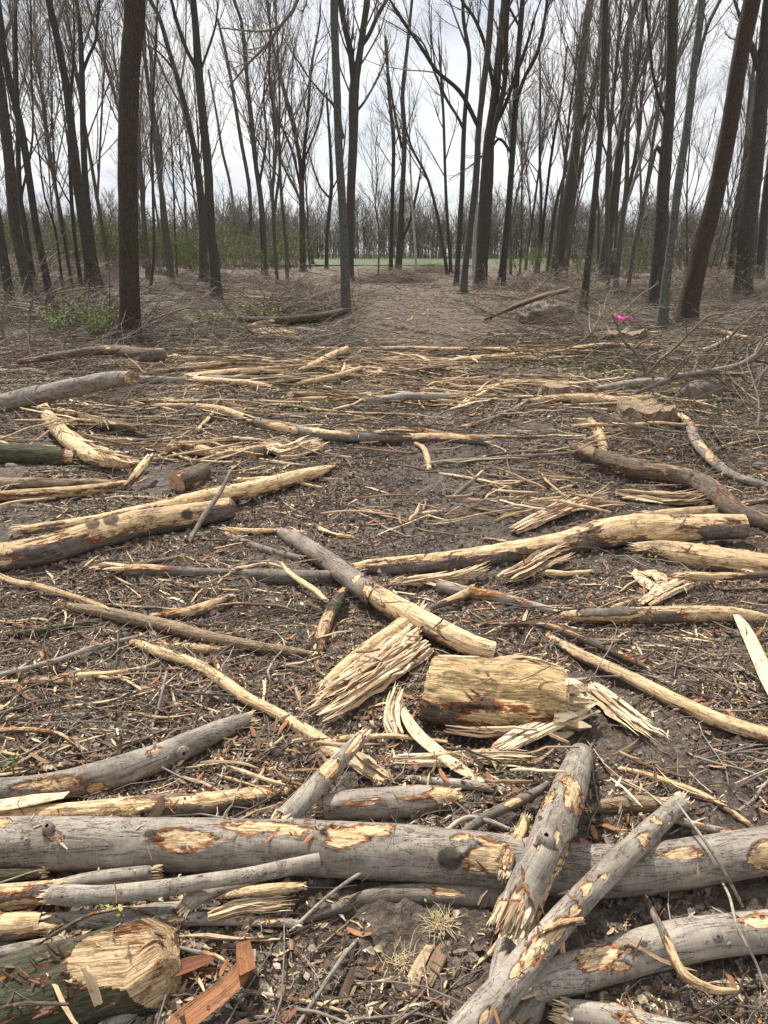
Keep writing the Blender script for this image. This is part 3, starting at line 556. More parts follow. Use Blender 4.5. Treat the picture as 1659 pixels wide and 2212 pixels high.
def log(label, pts, mat='smooth', b=-.6, top=.25, pat=(), dark=(), lift=0., ends=('broken', 'broken'), name='fallen_branch', cat=None, group=None, land=None, knots=(), lump=.06, shred=0, hollow=(0, 0), elen=1.6, flat=1., key=0):
    n = len(pts); lift = np.full(n, lift) if np.isscalar(lift) else np.interp(np.linspace(0, 1, n), np.linspace(0, 1, len(lift)), lift); rows = []
    for (x, y, w), lf in zip(pts, lift):
        r = .02
        for _ in range(4): p, k = gp(x, y, lf+r*.72); r = w/2*k/F*np.linalg.norm([0, 1])*1.0
        rows.append([*p, r])
    rows = np.array(rows); wpx = max(p[2] for p in pts); Lp = sum(math.hypot(a[0]-c[0], a[1]-c[1]) for a, c in zip(pts, pts[1:]))
    seg = int(np.clip(wpx*.9, 8, 72)); rings = int(np.clip(Lp/(3.2 if wpx > 30 else 6), 12, 520))
    V, Fs, at, s, idx, nv = body(rows, None, rings, seg, lump=lump, sc=(5, 11, 11)); w = at['wp']; rr = np.repeat(s[:, 3], seg); seed = rnd.uniform(0, 99)
    l1 = fbm(w*np.array([3.2, 9, 9])+seed, 4, .55); l2 = fbm(w*np.array([9, 30, 30])+seed*2, 3)
    l4 = fbm(w*np.array([2.2, 42, 42])+seed*3, 3); pe = b+1.15*l1+.35*l2+top*nv[:, 2]+(.55*l4 if mat in ('smooth', 'peeled', 'brown', 'dark') else 0); px, py, dp = proj(V)
    face = (nv*(np.array([0, 0, CH])-V)).sum(1) > 0
    for (x, y, rx, ry, *sg) in pat:
        kk = np.argmin(np.where(face, (px-x)**2+(py-y)**2, 1e12)); mpp = dp[kk]/F; th = np.arctan2(w[:, 2], w[:, 1]); dv = np.abs((th-th[kk]+math.pi) % (2*math.pi)-math.pi)*rr; du = w[:, 0]-w[kk, 0]+.012*vn(w*np.array([0, 170, 170])+x)+.02*vn(w*np.array([0, 60, 60])+y)
        f = 1-np.sqrt((du/(max(rx, ry)*mpp*1.15))**2+(dv/(min(rx, ry)*mpp*1.1))**2); f = np.maximum(f, -1.2)*.8+.5*l1+.4*l2; pe = np.maximum(pe, f) if not sg else np.where((f > -.1), np.minimum(pe, -.9*smooth(f, -.1, .4)+pe*(1-smooth(f, -.1, .4))), pe)
    pe = np.clip(pe, -1, 1); dk = np.zeros(len(V))
    for (x, y, rr_) in dark: f = 1.25-np.sqrt(((px-x)/rr_)**2+((py-y)/(rr_*.9))**2)+.25*l2; dk = np.maximum(dk, np.where(face, smooth(f, 0, .3), 0))
    at['peel'] = pe; at['dark'] = dk
    V = V+nv*((np.exp(-((pe+.06)/.09)**2)*.6-smooth(pe, .0, .12))*np.minimum(rr*.09, .006))[:, None]+nv*(l2*rr*.04+l1*rr*.05)[:, None]
    if flat != 1.: V[:, 2] = np.repeat(s[:, 2], seg)+(V[:, 2]-np.repeat(s[:, 2], seg))*flat
    cen = s[len(s)//2, :3]; root = empty(name, (*cen[:2], 0)); o = np.array([*cen[:2], 0])
    tag(root, label, cat or ('log' if 'log' in name else 'branch'), group or ('fallen logs' if 'log' in name else 'fallen branches'))
    put('bark', mesh('bark', V-o, Fs, M[mat], at), parent=root); HERO.append((V, Fs[0]))
    for e, kind in enumerate(ends):
        if not kind: continue
        i = 0 if e == 0 else rings-1; j = 1 if e == 0 else rings-2; ring = V[idx[i]]; c = ring.mean(0); ax = nrm(s[i, :3]-s[j, :3]); r = s[i, 3]
        if kind == 'sawn':
            fr = np.array([1, .8, .55, .3, .1]); VV = np.concatenate([c+(ring-c)*f+ax*r*(.02*(1-f)) for f in fr]); k = len(ring); ii = np.arange(5*k).reshape(5, k); nn = np.roll(ii, -1, 1)
            fs = [np.stack([ii[:-1], nn[:-1], nn[1:], ii[1:]], -1).reshape(-1, 4), ii[4][None]] if k <= 0 else [np.stack([ii[:-1], nn[:-1], nn[1:], ii[1:]], -1).reshape(-1, 4), np.stack([np.full(k-2, ii[4][0]), ii[4][1:-1], ii[4][2:]], -1)]
            wv = np.concatenate([w[idx[i]]*np.array([1, f, f]) for f in fr])
            put('sawn_end', mesh('sawn_end', VV-o, fs, M['end'], {'wp': wv}, False), parent=root)
        else:
            nn = int(np.clip(wpx*.55, 8, 34)*(1.8 if hollow[e] else 1)); VV, fs, a2 = shards(c, ax, r, nn, r*elen, hollow=hollow[e], wid=.24 if not hollow[e] else .17)
            k = len(ring); f = .95; cap = np.concatenate([c+(ring-c)*f-ax*r*.05, (c-ax*r*(.3+1.5*hollow[e]))[None]]); jj = np.stack([np.arange(k), np.roll(np.arange(k), -1), np.full(k, k)], -1)
            VV, fs, a2 = join([(VV, fs, a2), (cap, [jj], {'wp': cap*3., 'tint': np.full(k+1, .45)})])
            put('broken_end', mesh('broken_end', VV-o, fs, M['splinter'], a2, False), parent=root)
    for (x, y, r_, ln) in knots:
        k = np.argmin(np.where(face, (px-x)**2+(py-y)**2, 1e9)); c = V[k]; nn_ = nrm(nv[k]+np.array([0, -.15, .15])); rk = r_*dp[k]/F; kp = np.array([[*(c-nn_*rk), rk*1.25], [*(c+nn_*rk*.15), rk*1.05], [*(c+nn_*ln*rk), rk*.9], [*(c+nn_*(ln*rk+rk*.12)), rk*.3]])
        v2, f2, a2, s2, i2, n2 = body(kp, None, 10, 16, lump=.1, sc=(20, 40, 40)); a2['dark'] = a2['dark']+.25
        put('knot', mesh('knot', v2-o, f2+[i2[-1][None]] if 0 else f2, M[mat], a2), parent=root)
    shred = int(shred*.6)
    if shred:
        cand = np.where((np.abs(pe-.04) < .16) & (nv[:, 2] > -.4))[0]
        if len(cand) > 4:
            k = rng.choice(cand, min(shred, len(cand)), replace=False); ri = k//seg; tx = nrm(s[np.minimum(ri+1, rings-1), :3]-s[np.maximum(ri-1, 0), :3])*rng.choice([-1, 1], (len(k), 1)); m_ = len(k); L = np.minimum(rr[k], .05)*rng.uniform(.2, .9, m_)
            t_ = np.linspace(0, 1, 4); cu = rng.uniform(.0, .5, m_); sdv = np.cross(tx, nv[k])*rng.normal(size=(m_, 1))*.8; L = L*rng.uniform(.3, 1, m_)
            P = V[k][:, None]+(tx+sdv)[:, None]*(L[:, None]*t_)[..., None]+nv[k][:, None]*((L*cu)[:, None]*t_**2+.001)[..., None]
            R = (np.minimum(rr[k], .05)*rng.uniform(.03, .12, m_))[:, None]*np.array([.8, 1, .8, .2])
            v2, f2, a2 = tubes(P, R, R*.25, nseg=4, ref=nv[k], tint=rng.choice([.15, .4, .62, .7, .85], m_)+rng.normal(size=m_)*.05)
            x_ = put('shredded_bark', mesh('shredded_bark', v2-o, f2, M['barkpiece'], a2, False), parent=root); x_['kind'] = 'stuff'
    if land: LAND.append((cen[0], cen[1], land))
    return root
def bundle(label, pts, n, width, tb=(.5, 1), lift=0., name='split_plank', cat='splintered wood', spread=.08, land=None, wid=.22, frac=(.5, 1)):
    """a torn length of wood whose long slivers still hang together"""
    lift = np.full(len(pts), lift) if np.isscalar(lift) else np.interp(np.linspace(0, 1, len(pts)), np.linspace(0, 1, len(lift)), lift)
    rows = np.array([[*gp(x, y, lf+.01)[0], 1] for (x, y), lf in zip(pts, lift)]); dep = proj(rows[:, :3])[2].mean(); w = width/2*dep/F
    P = []; R = []; Rb = []; n = int(n*1.7); tb = (tb[0]*.6, tb[1])
    for k in range(n):
        f0 = rnd.uniform(0, 1-frac[0])*rnd.choice([0, 1]); f1 = f0+rnd.uniform(*frac)*(1-f0); s, L = spline(rows, 40); s = s[int(f0*39):max(int(f1*39), int(f0*39)+4)+1]; s = s[np.linspace(0, len(s)-1, 7).astype(int), :3]
        u = nrm(np.cross(s[-1]-s[0], UP)); off = rnd.uniform(-1, 1); hz = rnd.uniform(0, 1)*(1-off*off)**.5; c0 = s+u*off*w*.8*(1+spread*3*np.linspace(-.5, 1, 7)[:, None]*rnd.uniform(-1, 1.5))+UP*(hz*w*.8+np.linspace(0, 1, 7)**2*rnd.uniform(0, spread)*L*.4)[:, None]
        c0 = c0+rng.normal(size=c0.shape)*w*.06; a = w*wid*min(1.5, rnd.lognormvariate(-.45, .6)); P.append(c0); R.append(a*np.array([.5, .9, 1, 1, .9, .6, .1])); Rb.append(R[-1]*rnd.uniform(.25, .6))
    V, Fs, at = tubes(np.array(P), np.array(R), np.array(Rb), nseg=4, tint=rng.uniform(*tb, n), roll=rng.uniform(-.6, .6, n)+math.pi/4)
    c = np.array([*rows[len(rows)//2, :2], 0]); r = put(name, mesh(name, V-c, Fs, M['splinter'], at, False), c); tag(r, label, cat, 'torn lengths of pale wood'); HERO.append((V, Fs[0]))
    if land: LAND.append((c[0], c[1], land))
    return r
def plank(label, pts, mat='splinter', th=.2, lift=0., tint=.8, name='split_plank', cat='split plank', group='torn lengths of pale wood', curl=0., roll=0., land=None):
    lift = np.full(len(pts), lift) if np.isscalar(lift) else np.interp(np.linspace(0, 1, len(pts)), np.linspace(0, 1, len(lift)), lift)
    rows = []
    for (x, y, w), lf in zip(pts, lift): p, k = gp(x, y, lf+.012); rows.append([*p, w/2*k/F])
    s, L = spline(np.array(rows), 40); V, Fs, at = tubes(s[None, :, :3], s[None, :, 3], s[None, :, 3]*th, nseg=16, tint=np.array([tint*.8]), roll=np.array([roll])); w = at['wp']
    q = fbm(w*np.array([6, 60, 60])+3, 3)+.6*fbm(w*np.array([3, 160, 160])+3, 2); V = V+UP*(q*s[:, 3].mean()*.16)[:, None]; u = w[:, 1]/np.repeat(s[:, 3], 16); V = V+UP*(curl*u*u*np.repeat(s[:, 3], 16))[:, None]
    i = np.repeat(np.arange(40), 16); jag = np.where((i < 1) | (i > 38), 1, 0)[:, None]*nrm(np.repeat(np.gradient(s[:, :3], axis=0), 16, 0))*np.where(i < 1, -1, 1)[:, None]; V = V+jag*(s[:, 3].mean()*1.1*vn(w*np.array([0, 150, 150])+7))[:, None]
    c = np.array([*s[20, :2], 0]); r = put(name, mesh(name, V-c, Fs, M[mat], at, False), c); tag(r, label, cat, group); HERO.append((V, Fs[0]))
    if land: LAND.append((c[0], c[1], land))
    return r
B_, C_, SW = 'broken', 'cut', 'sawn'
# --- foreground
log('big smooth grey log crossing the whole foreground from edge to edge, with peeled cream patches', [(-150,1818,100),(-60,1820,104),(100,1822,110),(300,1824,108),(500,1827,110),(700,1832,112),(900,1846,115),(1080,1864,112),(1250,1880,108),(1380,1878,104),(1500,1862,98),(1659,1836,94),(1780,1815,90)], b=-1.05, top=.12,
    pat=[(392,1805,62,24),(572,1783,100,22),(640,1792,45,16),(732,1806,48,22),(806,1790,34,16),(1052,1852,34,36),(990,1808,16,10),(120,1808,18,14),(10,1775,16,14),(1475,1842,40,12),(1650,1845,24,22)], dark=[(972,1857,25),(325,1803,14),(700,1800,9)], knots=[(57,1813,7,.5),(105,1790,12,1.2),(395,1828,6,.35)], lift=.012, name='fallen_log', land='the big foreground log', shred=70, ends=(SW, SW), lump=.035)
log('mottled grey log with orange scars over the big foreground log, hollow splintered near end', [(1256,1630,50),(1250,1648,60),(1235,1690,72),(1205,1770,82),(1175,1850,88),(1145,1910,86),(1122,1965,86)], b=-.75, top=.15, lift=[.0,.03,.10,.16,.18,.16,.13], ends=(SW, B_), hollow=(0, .72), elen=1.5,
    pat=[(1232,1690,22,22),(1245,1725,20,34),(1180,1730,34,18),(1200,1812,12,9),(1215,1860,14,50),(1160,1830,12,8),(1180,1930,10,40),(1110,1945,28,16)], knots=[(1178,1815,17,.7),(1245,1800,9,.5)], name='fallen_log', land='the hollow-ended mottled log', shred=90, lump=.05)
log('broken strip of bark-covered wood beside the mottled log, frayed lower end', [(1136,1770,24),(1120,1810,30),(1100,1850,32),(1090,1885,30)], b=-.25, lift=.10, elen=1.8, shred=30, pat=[(1125,1790,16,18)])
log('long straight grey pole with cream stripes slanting up right over the foreground log', [(1468,1736,40),(1440,1762,44),(1400,1800,48),(1330,1868,52),(1240,1958,58),(1170,2040,64),(1100,2125,74),(1030,2212,86),(970,2290,95)], b=-.85, top=.12, lift=[.02,.05,.10,.14,.14,.12,.09,.06,.04],
    pat=[(1420,1770,12,14),(1303,1893,11,10),(1262,1925,14,20),(1225,1985,22,20),(1243,1965,20,14),(1205,2010,16,20),(1165,2040,26,30),(1140,2075,24,26),(1120,2095,18,14),(1038,2207,26,8),(1395,1810,24,18)], knots=[(1448,1757,7,.6),(1446,1783,6,.4)], name='fallen_log', land='the cream-striped pole', shred=70, lump=.04)
log('short split grey piece under the hollow end of the mottled log', [(1092,2040,40),(1085,2080,46),(1078,2120,46),(1072,2150,40)], b=-.6, lift=.05, pat=[(1095,2110,8,40),(1080,2146,20,14)], elen=1.1)
log('large smooth pinkish grey log entering at the right edge in the foreground, cream scarred knee', [(1760,2000,80),(1659,2012,84),(1560,2020,82),(1450,2040,88),(1330,2072,86),(1230,2105,80),(1140,2135,66)], b=-1.0, top=.1, pat=[(1312,2062,44,28),(1345,2085,28,14),(1645,1992,36,14)], dark=[(1390,2040,10)], knots=[(1550,2022,10,.3),(1575,2040,6,.3)], name='fallen_log', land='the pinkish grey log', shred=40, ends=(SW, B_), lift=.01)
log('grey log cut by the bottom edge at the lower right', [(1228,2190,56),(1280,2200,66),(1360,2220,72),(1470,2250,76),(1600,2290,78)], b=-.8, top=.1, pat=[(1360,2205,30,10)], name='fallen_log', shred=30, lift=.0)
log('dark crooked stub under the crossing of the pole and the pinkish log', [(1130,2040,44),(1160,2100,60),(1150,2160,60),(1110,2230,70)], mat='dark', b=-.9, lift=-.01, name='fallen_log')
log('crooked orange and yellow peeled branch over the pinkish log', [(1394,1938,12),(1412,1975,16),(1430,2010,19),(1450,2052,20),(1465,2085,22),(1490,2115,24),(1540,2138,20),(1588,2141,12)], mat='peeled', b=.1, lift=[.03,.08,.10,.08,.03], shred=30, pat=[(1520,2130,40,16)])
log('thin upright-lying stick with orange knot in front of the pinkish log', [(1211,2000,10),(1214,2040,14),(1217,2110,16),(1220,2190,15)], mat='dark', b=-.4, lift=[.10,.08,.02,.0], pat=[(1213,2150,9,8),(1215,2020,7,20)])
log('short mossy brown twig stub across the grey pole', [(1172,2012,12),(1215,1995,18),(1256,1986,10)], mat='brown', b=-.3, lift=.18, pat=[(1245,1990,14,8)])
log('pale peeled stick curving down right, upper right foreground', [(1340,1660,10),(1385,1670,13),(1430,1684,13),(1490,1705,14),(1545,1732,15),(1600,1768,13),(1640,1800,10)], mat='peeled', b=-.1, top=.2, lift=.02)
log('grey forked stick running right from the top of the pole', [(1460,1772,16),(1510,1785,17),(1555,1795,17),(1592,1803,12)], b=-.4, lift=.03, pat=[(1575,1798,24,8)])
log('long thin grey twig slanting down across the right foreground', [(1462,1733,5),(1500,1785,6),(1535,1835,7),(1570,1893,7),(1605,1960,6)], b=-.9, lift=[.14,.16,.10,.02], ends=(None,None), name='long_twig')
log('long thin twig arching over the pinkish log towards the lower right corner', [(1550,1890,5),(1575,1935,6),(1590,1993,7),(1612,2040,6),(1635,2085,6),(1662,2160,5)], b=-.9, lift=[.03,.10,.10,.02], ends=(None,None), name='long_twig')
log('smooth grey log with a chopped stub, rising to the right at the left foreground', [(536,1555,30),(500,1568,40),(460,1584,47),(400,1612,57),(340,1638,62),(250,1668,66),(150,1692,62),(60,1704,54),(-30,1708,50),(-120,1712,48)], b=-.85, top=.15, pat=[(120,1688,62,18),(60,1695,46,10),(330,1620,14,14),(215,1700,18,12)], knots=[(395,1628,14,.35)], name='fallen_log', land='the grey log rising at the left', shred=50, lift=.01, ends=(B_, SW))
log('mostly debarked log lying just behind the big grey foreground log', [(660,1706,26),(600,1714,36),(520,1724,44),(430,1738,52),(300,1748,56),(150,1757,50),(0,1765,44),(-80,1768,40)], mat='peeled', b=.1, top=.35, name='fallen_log', land='the debarked foreground log', shred=90, lift=-.005, pat=[(590,1700,60,14)])
plank('wide pale split plank at the left edge above the debarked log', [(-60,1748,30),(0,1742,36),(70,1730,34),(138,1718,20)], th=.25, lift=.05, tint=.95, curl=.15)
log('short stout grey stub leaning over the other wood behind the foreground log, orange scar halfway', [(783,1592,28),(760,1615,32),(720,1658,38),(670,1712,44),(612,1772,48)], b=-.85, lift=[.12,.11,.09,.07,.05], pat=[(713,1662,16,22),(770,1605,20,8)], name='fallen_log', land='the leaning grey stub', shred=30)
log('dark grey branch between the curved peeled branch and the leaning stub', [(487,1606,10),(530,1612,16),(575,1618,18),(640,1634,21),(708,1650,22)], mat='dark', b=-.6, lift=.01, pat=[(510,1608,20,5)])
log('long S-curved peeled branch running down right through the left half', [(275,1386,12),(300,1392,20),(350,1410,26),(425,1437,28),(480,1470,29),(530,1507,28),(600,1542,28),(650,1572,31),(695,1600,30),(735,1620,22)], mat='peeled', b=.2, top=.4, land='the S-curved peeled branch', shred=60, lift=.01, pat=[(640,1560,60,20),(400,1420,60,14)])
log('splintering peeled limb continuing under the leaning stub', [(625,1590,10),(665,1606,24),(720,1630,36),(780,1655,40),(835,1688,26)], mat='peeled', b=.35, top=.3, lift=.0, elen=2.6, shred=40)
log('long peeled branch with a grey weathered split upper end, left of centre', [(118,1305,8),(165,1313,20),(225,1323,27),(320,1343,29),(390,1360,30),(475,1381,26),(565,1398,25),(640,1408,20),(668,1412,12)], mat='weather', b=.35, top=.4, land='the long peeled branch left of centre', shred=60, pat=[(420,1360,120,16),(620,1400,40,12)], lift=.02)
log('short dark branch with a pale cut top half, behind the long peeled branch', [(330,1330,12),(385,1324,20),(430,1316,26),(465,1302,22),(502,1288,12)], mat='dark', b=-.3, lift=.03, pat=[(465,1300,40,9)], shred=20)
log('half-buried muddy stick below the long peeled branch', [(300,1392,16),(370,1396,20),(440,1403,24),(520,1410,16)], mat='dark', b=-.1, lift=-.005)
log('long slim grey branch crossing the left side, tapering right', [(-20,1462,9),(110,1430,11),(200,1400,12),(310,1372,8)], b=-.5, lift=.03)
log('thin greenish branch at the left edge above the slim grey one', [(-20,1375,11),(60,1366,13),(125,1355,13),(215,1340,10)], mat='moss', b=-.9, lift=.01)
log('orange-brown muddy branch at the left edge, half sunk in mud', [(-20,1480,18),(70,1475,20),(150,1472,20),(228,1464,16)], mat='brown', b=-.05, shred=20)
log('broken grey stick with a forked end at the left edge', [(-20,1546,14),(40,1556,17),(95,1552,17),(150,1548,16),(228,1541,10)], b=-.6, pat=[(120,1560,30,7),(20,1547,30,7)])
log('grey double-bent branch at left, beneath the slim grey one', [(175,1513,8),(230,1500,9),(275,1487,10),(335,1468,8)], b=-.7)
log('long thin brown branch bending right above the grey rising log', [(-20,1677,10),(70,1668,11),(150,1655,11),(235,1635,10),(275,1612,11),(325,1592,9)], mat='brown', b=-.3, lift=.02)
log('thin grey twig standing over mud, meeting a level one at its foot', [(360,1450,5),(352,1490,7),(340,1535,8),(328,1572,8)], b=-.8, lift=[.09,.06,.02,.0], name='long_twig', ends=(None,None))
log('level grey stick right of the standing twig foot', [(328,1576,9),(370,1578,8),(412,1578,6)], b=-.9)
# --- stack under the foreground log at left
log('dark-sided grey pole with frayed left end, upper of the stack under the foreground log', [(112,1933,36),(150,1934,42),(220,1933,38),(330,1922,36),(430,1906,32),(530,1892,32),(620,1874,34),(690,1858,30)], b=-.95, lift=[.06,.08,.09,.10], ends=(B_, None), name='fallen_log', land='the stacked poles', elen=2)
log('peeled orange and cream log end at left edge of the pole stack', [(-60,1945,56),(0,1937,58),(60,1932,56),(118,1925,48)], mat='peeled', b=.1, name='fallen_log', shred=50, lift=.02)
log('broken peeled log end at the left edge, lower in the pole stack', [(-60,2008,50),(0,2003,52),(50,1999,52),(88,1996,44)], mat='peeled', b=.3, name='fallen_log', shred=40, lift=.02)
log('grey branch bulging at the middle of the pole stack', [(40,1988,26),(140,1985,30),(250,1977,32),(340,1966,30),(392,1960,26)], b=-.8, lift=.02, pat=[(120,2010,40,10)])
log('slim dark pole along the bottom of the pole stack with small cream nicks', [(80,2010,22),(190,1995,26),(300,1993,27),(450,1985,28),(560,1990,22),(645,1996,16)], b=-.85, lift=.015, pat=[(395,1988,18,5),(520,1987,26,6),(588,1990,16,6),(110,2005,40,12)])
log('forked grey knee piece in the middle of the pole stack', [(400,1962,30),(420,1942,34),(470,1925,22),(540,1905,17),(618,1870,10)], b=-.8, lift=.04, pat=[(390,1955,10,14)], ends=(B_, None))
log('short thick grey log in the pole stack just below the foreground log', [(80,1925,24),(160,1908,32),(230,1898,36),(330,1885,34)], b=-.5, lift=.03, shred=20)
log('mossy branch end at the left edge directly under the foreground log', [(-40,1892,26),(30,1890,28),(92,1884,22)], mat='moss', b=-.8, lift=.03)
log('peeled pointed piece right of the middle of the pole stack', [(465,1938,14),(520,1930,24),(590,1922,28),(655,1914,16)], mat='peeled', b=.25, lift=.03, elen=1.4, shred=20)
bundle('sheaf of torn pale slivers at the right end of the pole stack', [(450,1985),(520,1965),(590,1960),(650,1955)], 22, 46, lift=.03, tb=(.2, .8))
log('dark grey branch at the left edge beneath the pole stack', [(-40,2068,28),(30,2055,31),(100,2043,32),(180,2026,28)], b=-.95, lift=.01)
log('thin dark stick at the left edge beneath the pole stack', [(-30,2040,10),(40,2038,11),(78,2036,8)], mat='dark', b=-.9)
log('thin reddish twig arching over the pole stack and the chopped log', [(-20,2103,6),(50,2060,7),(125,2013,8),(190,1978,8),(240,1966,7),(280,1960,6),(335,1981,5)], mat='brown', b=-.5, lift=[.03,.09,.11,.09,.05], ends=(None,None), name='long_twig')
log('grey twig with frayed tip running down right from the pole stack', [(275,2000,8),(330,2024,9),(375,2043,9),(430,2058,10),(468,2066,10),(502,2090,6)], b=-.6, lift=.03, elen=3)
log('stubby dark bough behind the chopped log', [(315,2008,26),(370,2025,30),(440,2052,26)], mat='dark', b=-.9)
log('long mottled log receding beneath the foreground log towards the crossing', [(645,1990,18),(725,1964,26),(800,1937,32),(900,1930,38),(1000,1934,42),(1100,1942,40)], b=-.75, mat='dark', lift=.0, name='fallen_log', pat=[(960,1925,30,8)])
log('thin grey twig slanting down left from under the foreground log', [(795,1876,7),(750,1905,8),(700,1943,8),(645,1995,8),(605,2032,5)], b=-.8, lift=[.05,.07,.03,.0], ends=(None,None), name='long_twig')
log('forked grey stick on the mud near the bottom centre', [(772,2030,7),(745,2062,10),(725,2090,10),(690,2143,10),(640,2220,9)], b=-.8, lift=[.02,.04,.02], name='long_twig')
log('peeling grey and orange stick at the bottom, left of the forked one', [(555,2096,9),(575,2125,11),(590,2165,12),(612,2215,10)], b=-.4)
log('thin stick with a white tip lying across the bottom near the centre', [(518,2137,6),(570,2147,8),(625,2158,9),(690,2170,9),(748,2187,6)], b=-.6, lift=.02, pat=[(725,2180,24,6)])
log('two-toned dark stick at the bottom edge left of centre', [(480,2195,12),(540,2192,14),(600,2198,13)], mat='dark', b=-.8)
log('smooth grey branch at the bottom edge right of the chopped log', [(225,2225,36),(270,2190,38),(325,2152,28)], b=-.85, lift=.0, name='fallen_log', pat=[(290,2170,8,5)])
log('reddish twig across the mossy chopped log', [(-30,2185,8),(40,2170,8),(90,2168,8),(148,2170,6)], mat='brown', b=-.8, lift=[.20,.20,.17], ends=(None,None), name='long_twig')
plank('long flat strip of orange inner bark standing up left of bottom centre', [(380,2225,62),(430,2185,58),(480,2145,54),(515,2112,50),(532,2080,40)], mat='slab', th=.12, lift=[.02,.04,.06], tint=.6, name='bark_slab', cat='bark', group='orange bark slabs', curl=.2, land='the orange bark slab')
plank('narrow ragged orange bark strip bent above the long bark slab', [(533,2100,40),(528,2060,36),(524,2015,20)], mat='slab', th=.14, lift=[.08,.05,.0], tint=.4, name='bark_slab', cat='bark', group='orange bark slabs', curl=.25)
plank('curled brown bark strip joining the chopped log and the bark slab', [(340,2115,22),(400,2092,40),(462,2070,20)], mat='slab', th=.2, lift=.02, tint=.15, name='bark_slab', cat='bark', group='orange bark slabs', curl=.4)
plank('folded brown bark piece beneath the curled bark strip', [(392,2105,34),(420,2112,38),(455,2108,30)], mat='slab', th=.2, lift=.0, tint=.25, name='bark_slab', cat='bark', group='orange bark slabs', curl=.5)
plank('pale flat board standing on end at the bottom centre', [(930,2040,16),(905,2085,26),(885,2140,32),(860,2225,40)], th=.25, tint=.45, curl=.0)
plank('weathered grey board beside the pale board at bottom centre', [(965,2035,20),(945,2075,34),(925,2120,26)], th=.25, tint=.15)
plank('pale wedge chip resting on the mossy chopped log', [(182,2088,18),(196,2118,24),(212,2168,22)], th=.4, lift=[.22,.20,.14], tint=.85, name='wood_wedge')
plank('grey flake of bark standing against the foreground log', [(352,1718,10),(342,1745,26),(328,1775,36)], mat='barkpiece', th=.2, lift=[.10,.09,.06], tint=.1, name='bark_piece', cat='bark', group='loose bark pieces')
# --- behind the foreground log, centre
log('smooth grey log showing behind the big foreground log at centre, pale cut tip', [(700,1745,54),(780,1737,64),(860,1734,66),(930,1728,58),(985,1722,34)], b=-.85, lift=.0, pat=[(965,1712,26,18)], name='fallen_log', elen=1.2, land='the grey log behind the foreground log')
log('slender dark branch slanting down left to the foreground log, right of centre', [(1182,1695,12),(1150,1716,20),(1100,1740,22),(1050,1765,22),(1000,1800,18)], mat='dark', b=-.5, lift=.04, pat=[(1115,1728,22,7)])
log('thin curved grey branch crossing the slender dark one', [(965,1795,10),(990,1775,12),(1020,1765,12),(1060,1775,12),(1098,1790,8)], b=-.9, lift=.05)
log('level grey branch in front of the torn plank', [(885,1682,14),(935,1688,18),(990,1693,20),(1045,1700,20),(1090,1708,14)], b=-.85, lift=.01)
log('weathered chunk of split wood right of the mottled log', [(1270,1752,14),(1310,1742,34),(1370,1738,40),(1425,1738,34)], mat='weather', b=.6, lift=.0, lump=.12, shred=20)
plank('long curved pale plank bending down right in front of the broken stump log', [(862,1510,8),(880,1550,24),(905,1585,32),(945,1620,32),(1000,1662,28),(1070,1700,12)], th=.25, lift=[.04,.05,.03,.01], tint=.95, curl=-.2, land='the long curved pale plank')
bundle('thick pale plank fraying upwards in front of the chunky stump log', [(1072,1625),(1120,1598),(1180,1570),(1240,1545),(1290,1520)], 30, 52, lift=[.02,.04,.06], tb=(.65, 1), wid=.3, land='the fraying pale plank')
bundle('ragged torn strips standing along the top of the chunky log', [(985,1462),(1060,1448),(1140,1445),(1215,1470)], 20, 60, lift=[.10,.14,.14,.10], tb=(.2, .9), spread=.12)
bundle('dark bark slivers hugging the near flank of the chunky log', [(960,1580),(1050,1590),(1150,1585)], 16, 40, lift=.02, tb=(.0, .4), spread=.1)
bundle('torn brown and pale wood sheaf to the right of the chunky stump log', [(1275,1490),(1330,1535),(1385,1580),(1440,1618)], 26, 56, lift=.01, tb=(.35, .95), spread=.15)
bundle('level sheaf of tan slivers below the chunky stump log', [(850,1648),(950,1645),(1060,1640),(1175,1652)], 26, 42, lift=.01, tb=(.4, .85))
bundle('broad sheaf of grey-tan torn wood leading down left from the crossing', [(905,1400),(850,1440),(790,1480),(720,1530),(660,1570)], 40, 96, lift=.01, tb=(.15, .85), spread=.1, land='the broad sheaf of torn wood')
bundle('pale torn slivers at the crossing of the centre logs', [(905,1360),(840,1410),(770,1470),(700,1510)], 30, 60, lift=.04, tb=(.55, 1), spread=.08)
bundle('splintered pale shards heaped left of the curved pale plank', [(835,1690),(800,1665),(765,1640),(720,1610)], 22, 46, lift=.02, tb=(.4, .9))
bundle('upright clump of white shards above the curved plank', [(860,1600),(845,1560),(850,1520),(865,1480)], 16, 40, lift=[.0,.04,.08], tb=(.7, 1))
log('diagonal log with bark on its upper half, upper left end nearest the mud', [(604,1150,20),(625,1160,32),(660,1180,38),(715,1217,43),(770,1260,48),(815,1290,50)], b=-.75, top=.15, lift=[.0,.01,.03,.05], ends=(B_, None), mat='dark', name='fallen_log', pat=[(770,1250,10,10),(800,1275,24,18)], land='the diagonal log at centre', shred=30)
log('peeled cream log squared off at its lower end, centre of the clearing', [(790,1272,46),(840,1302,52),(900,1335,54),(980,1376,52),(1030,1398,50),(1066,1408,48)], mat='peeled', b=.35, top=.6, lift=[.05,.05,.04,.02,.0], ends=(None, SW), name='fallen_log', pat=[(900,1325,110,26)], land='the squared cream log at centre', shred=50)
log('debarked limb slanting down left from the crossing at centre', [(900,1330,40),(860,1362,48),(800,1402,46),(750,1440,40),(705,1478,26)], mat='peeled', b=.4, top=.3, lift=.02, name='fallen_log', shred=50, elen=2.5)
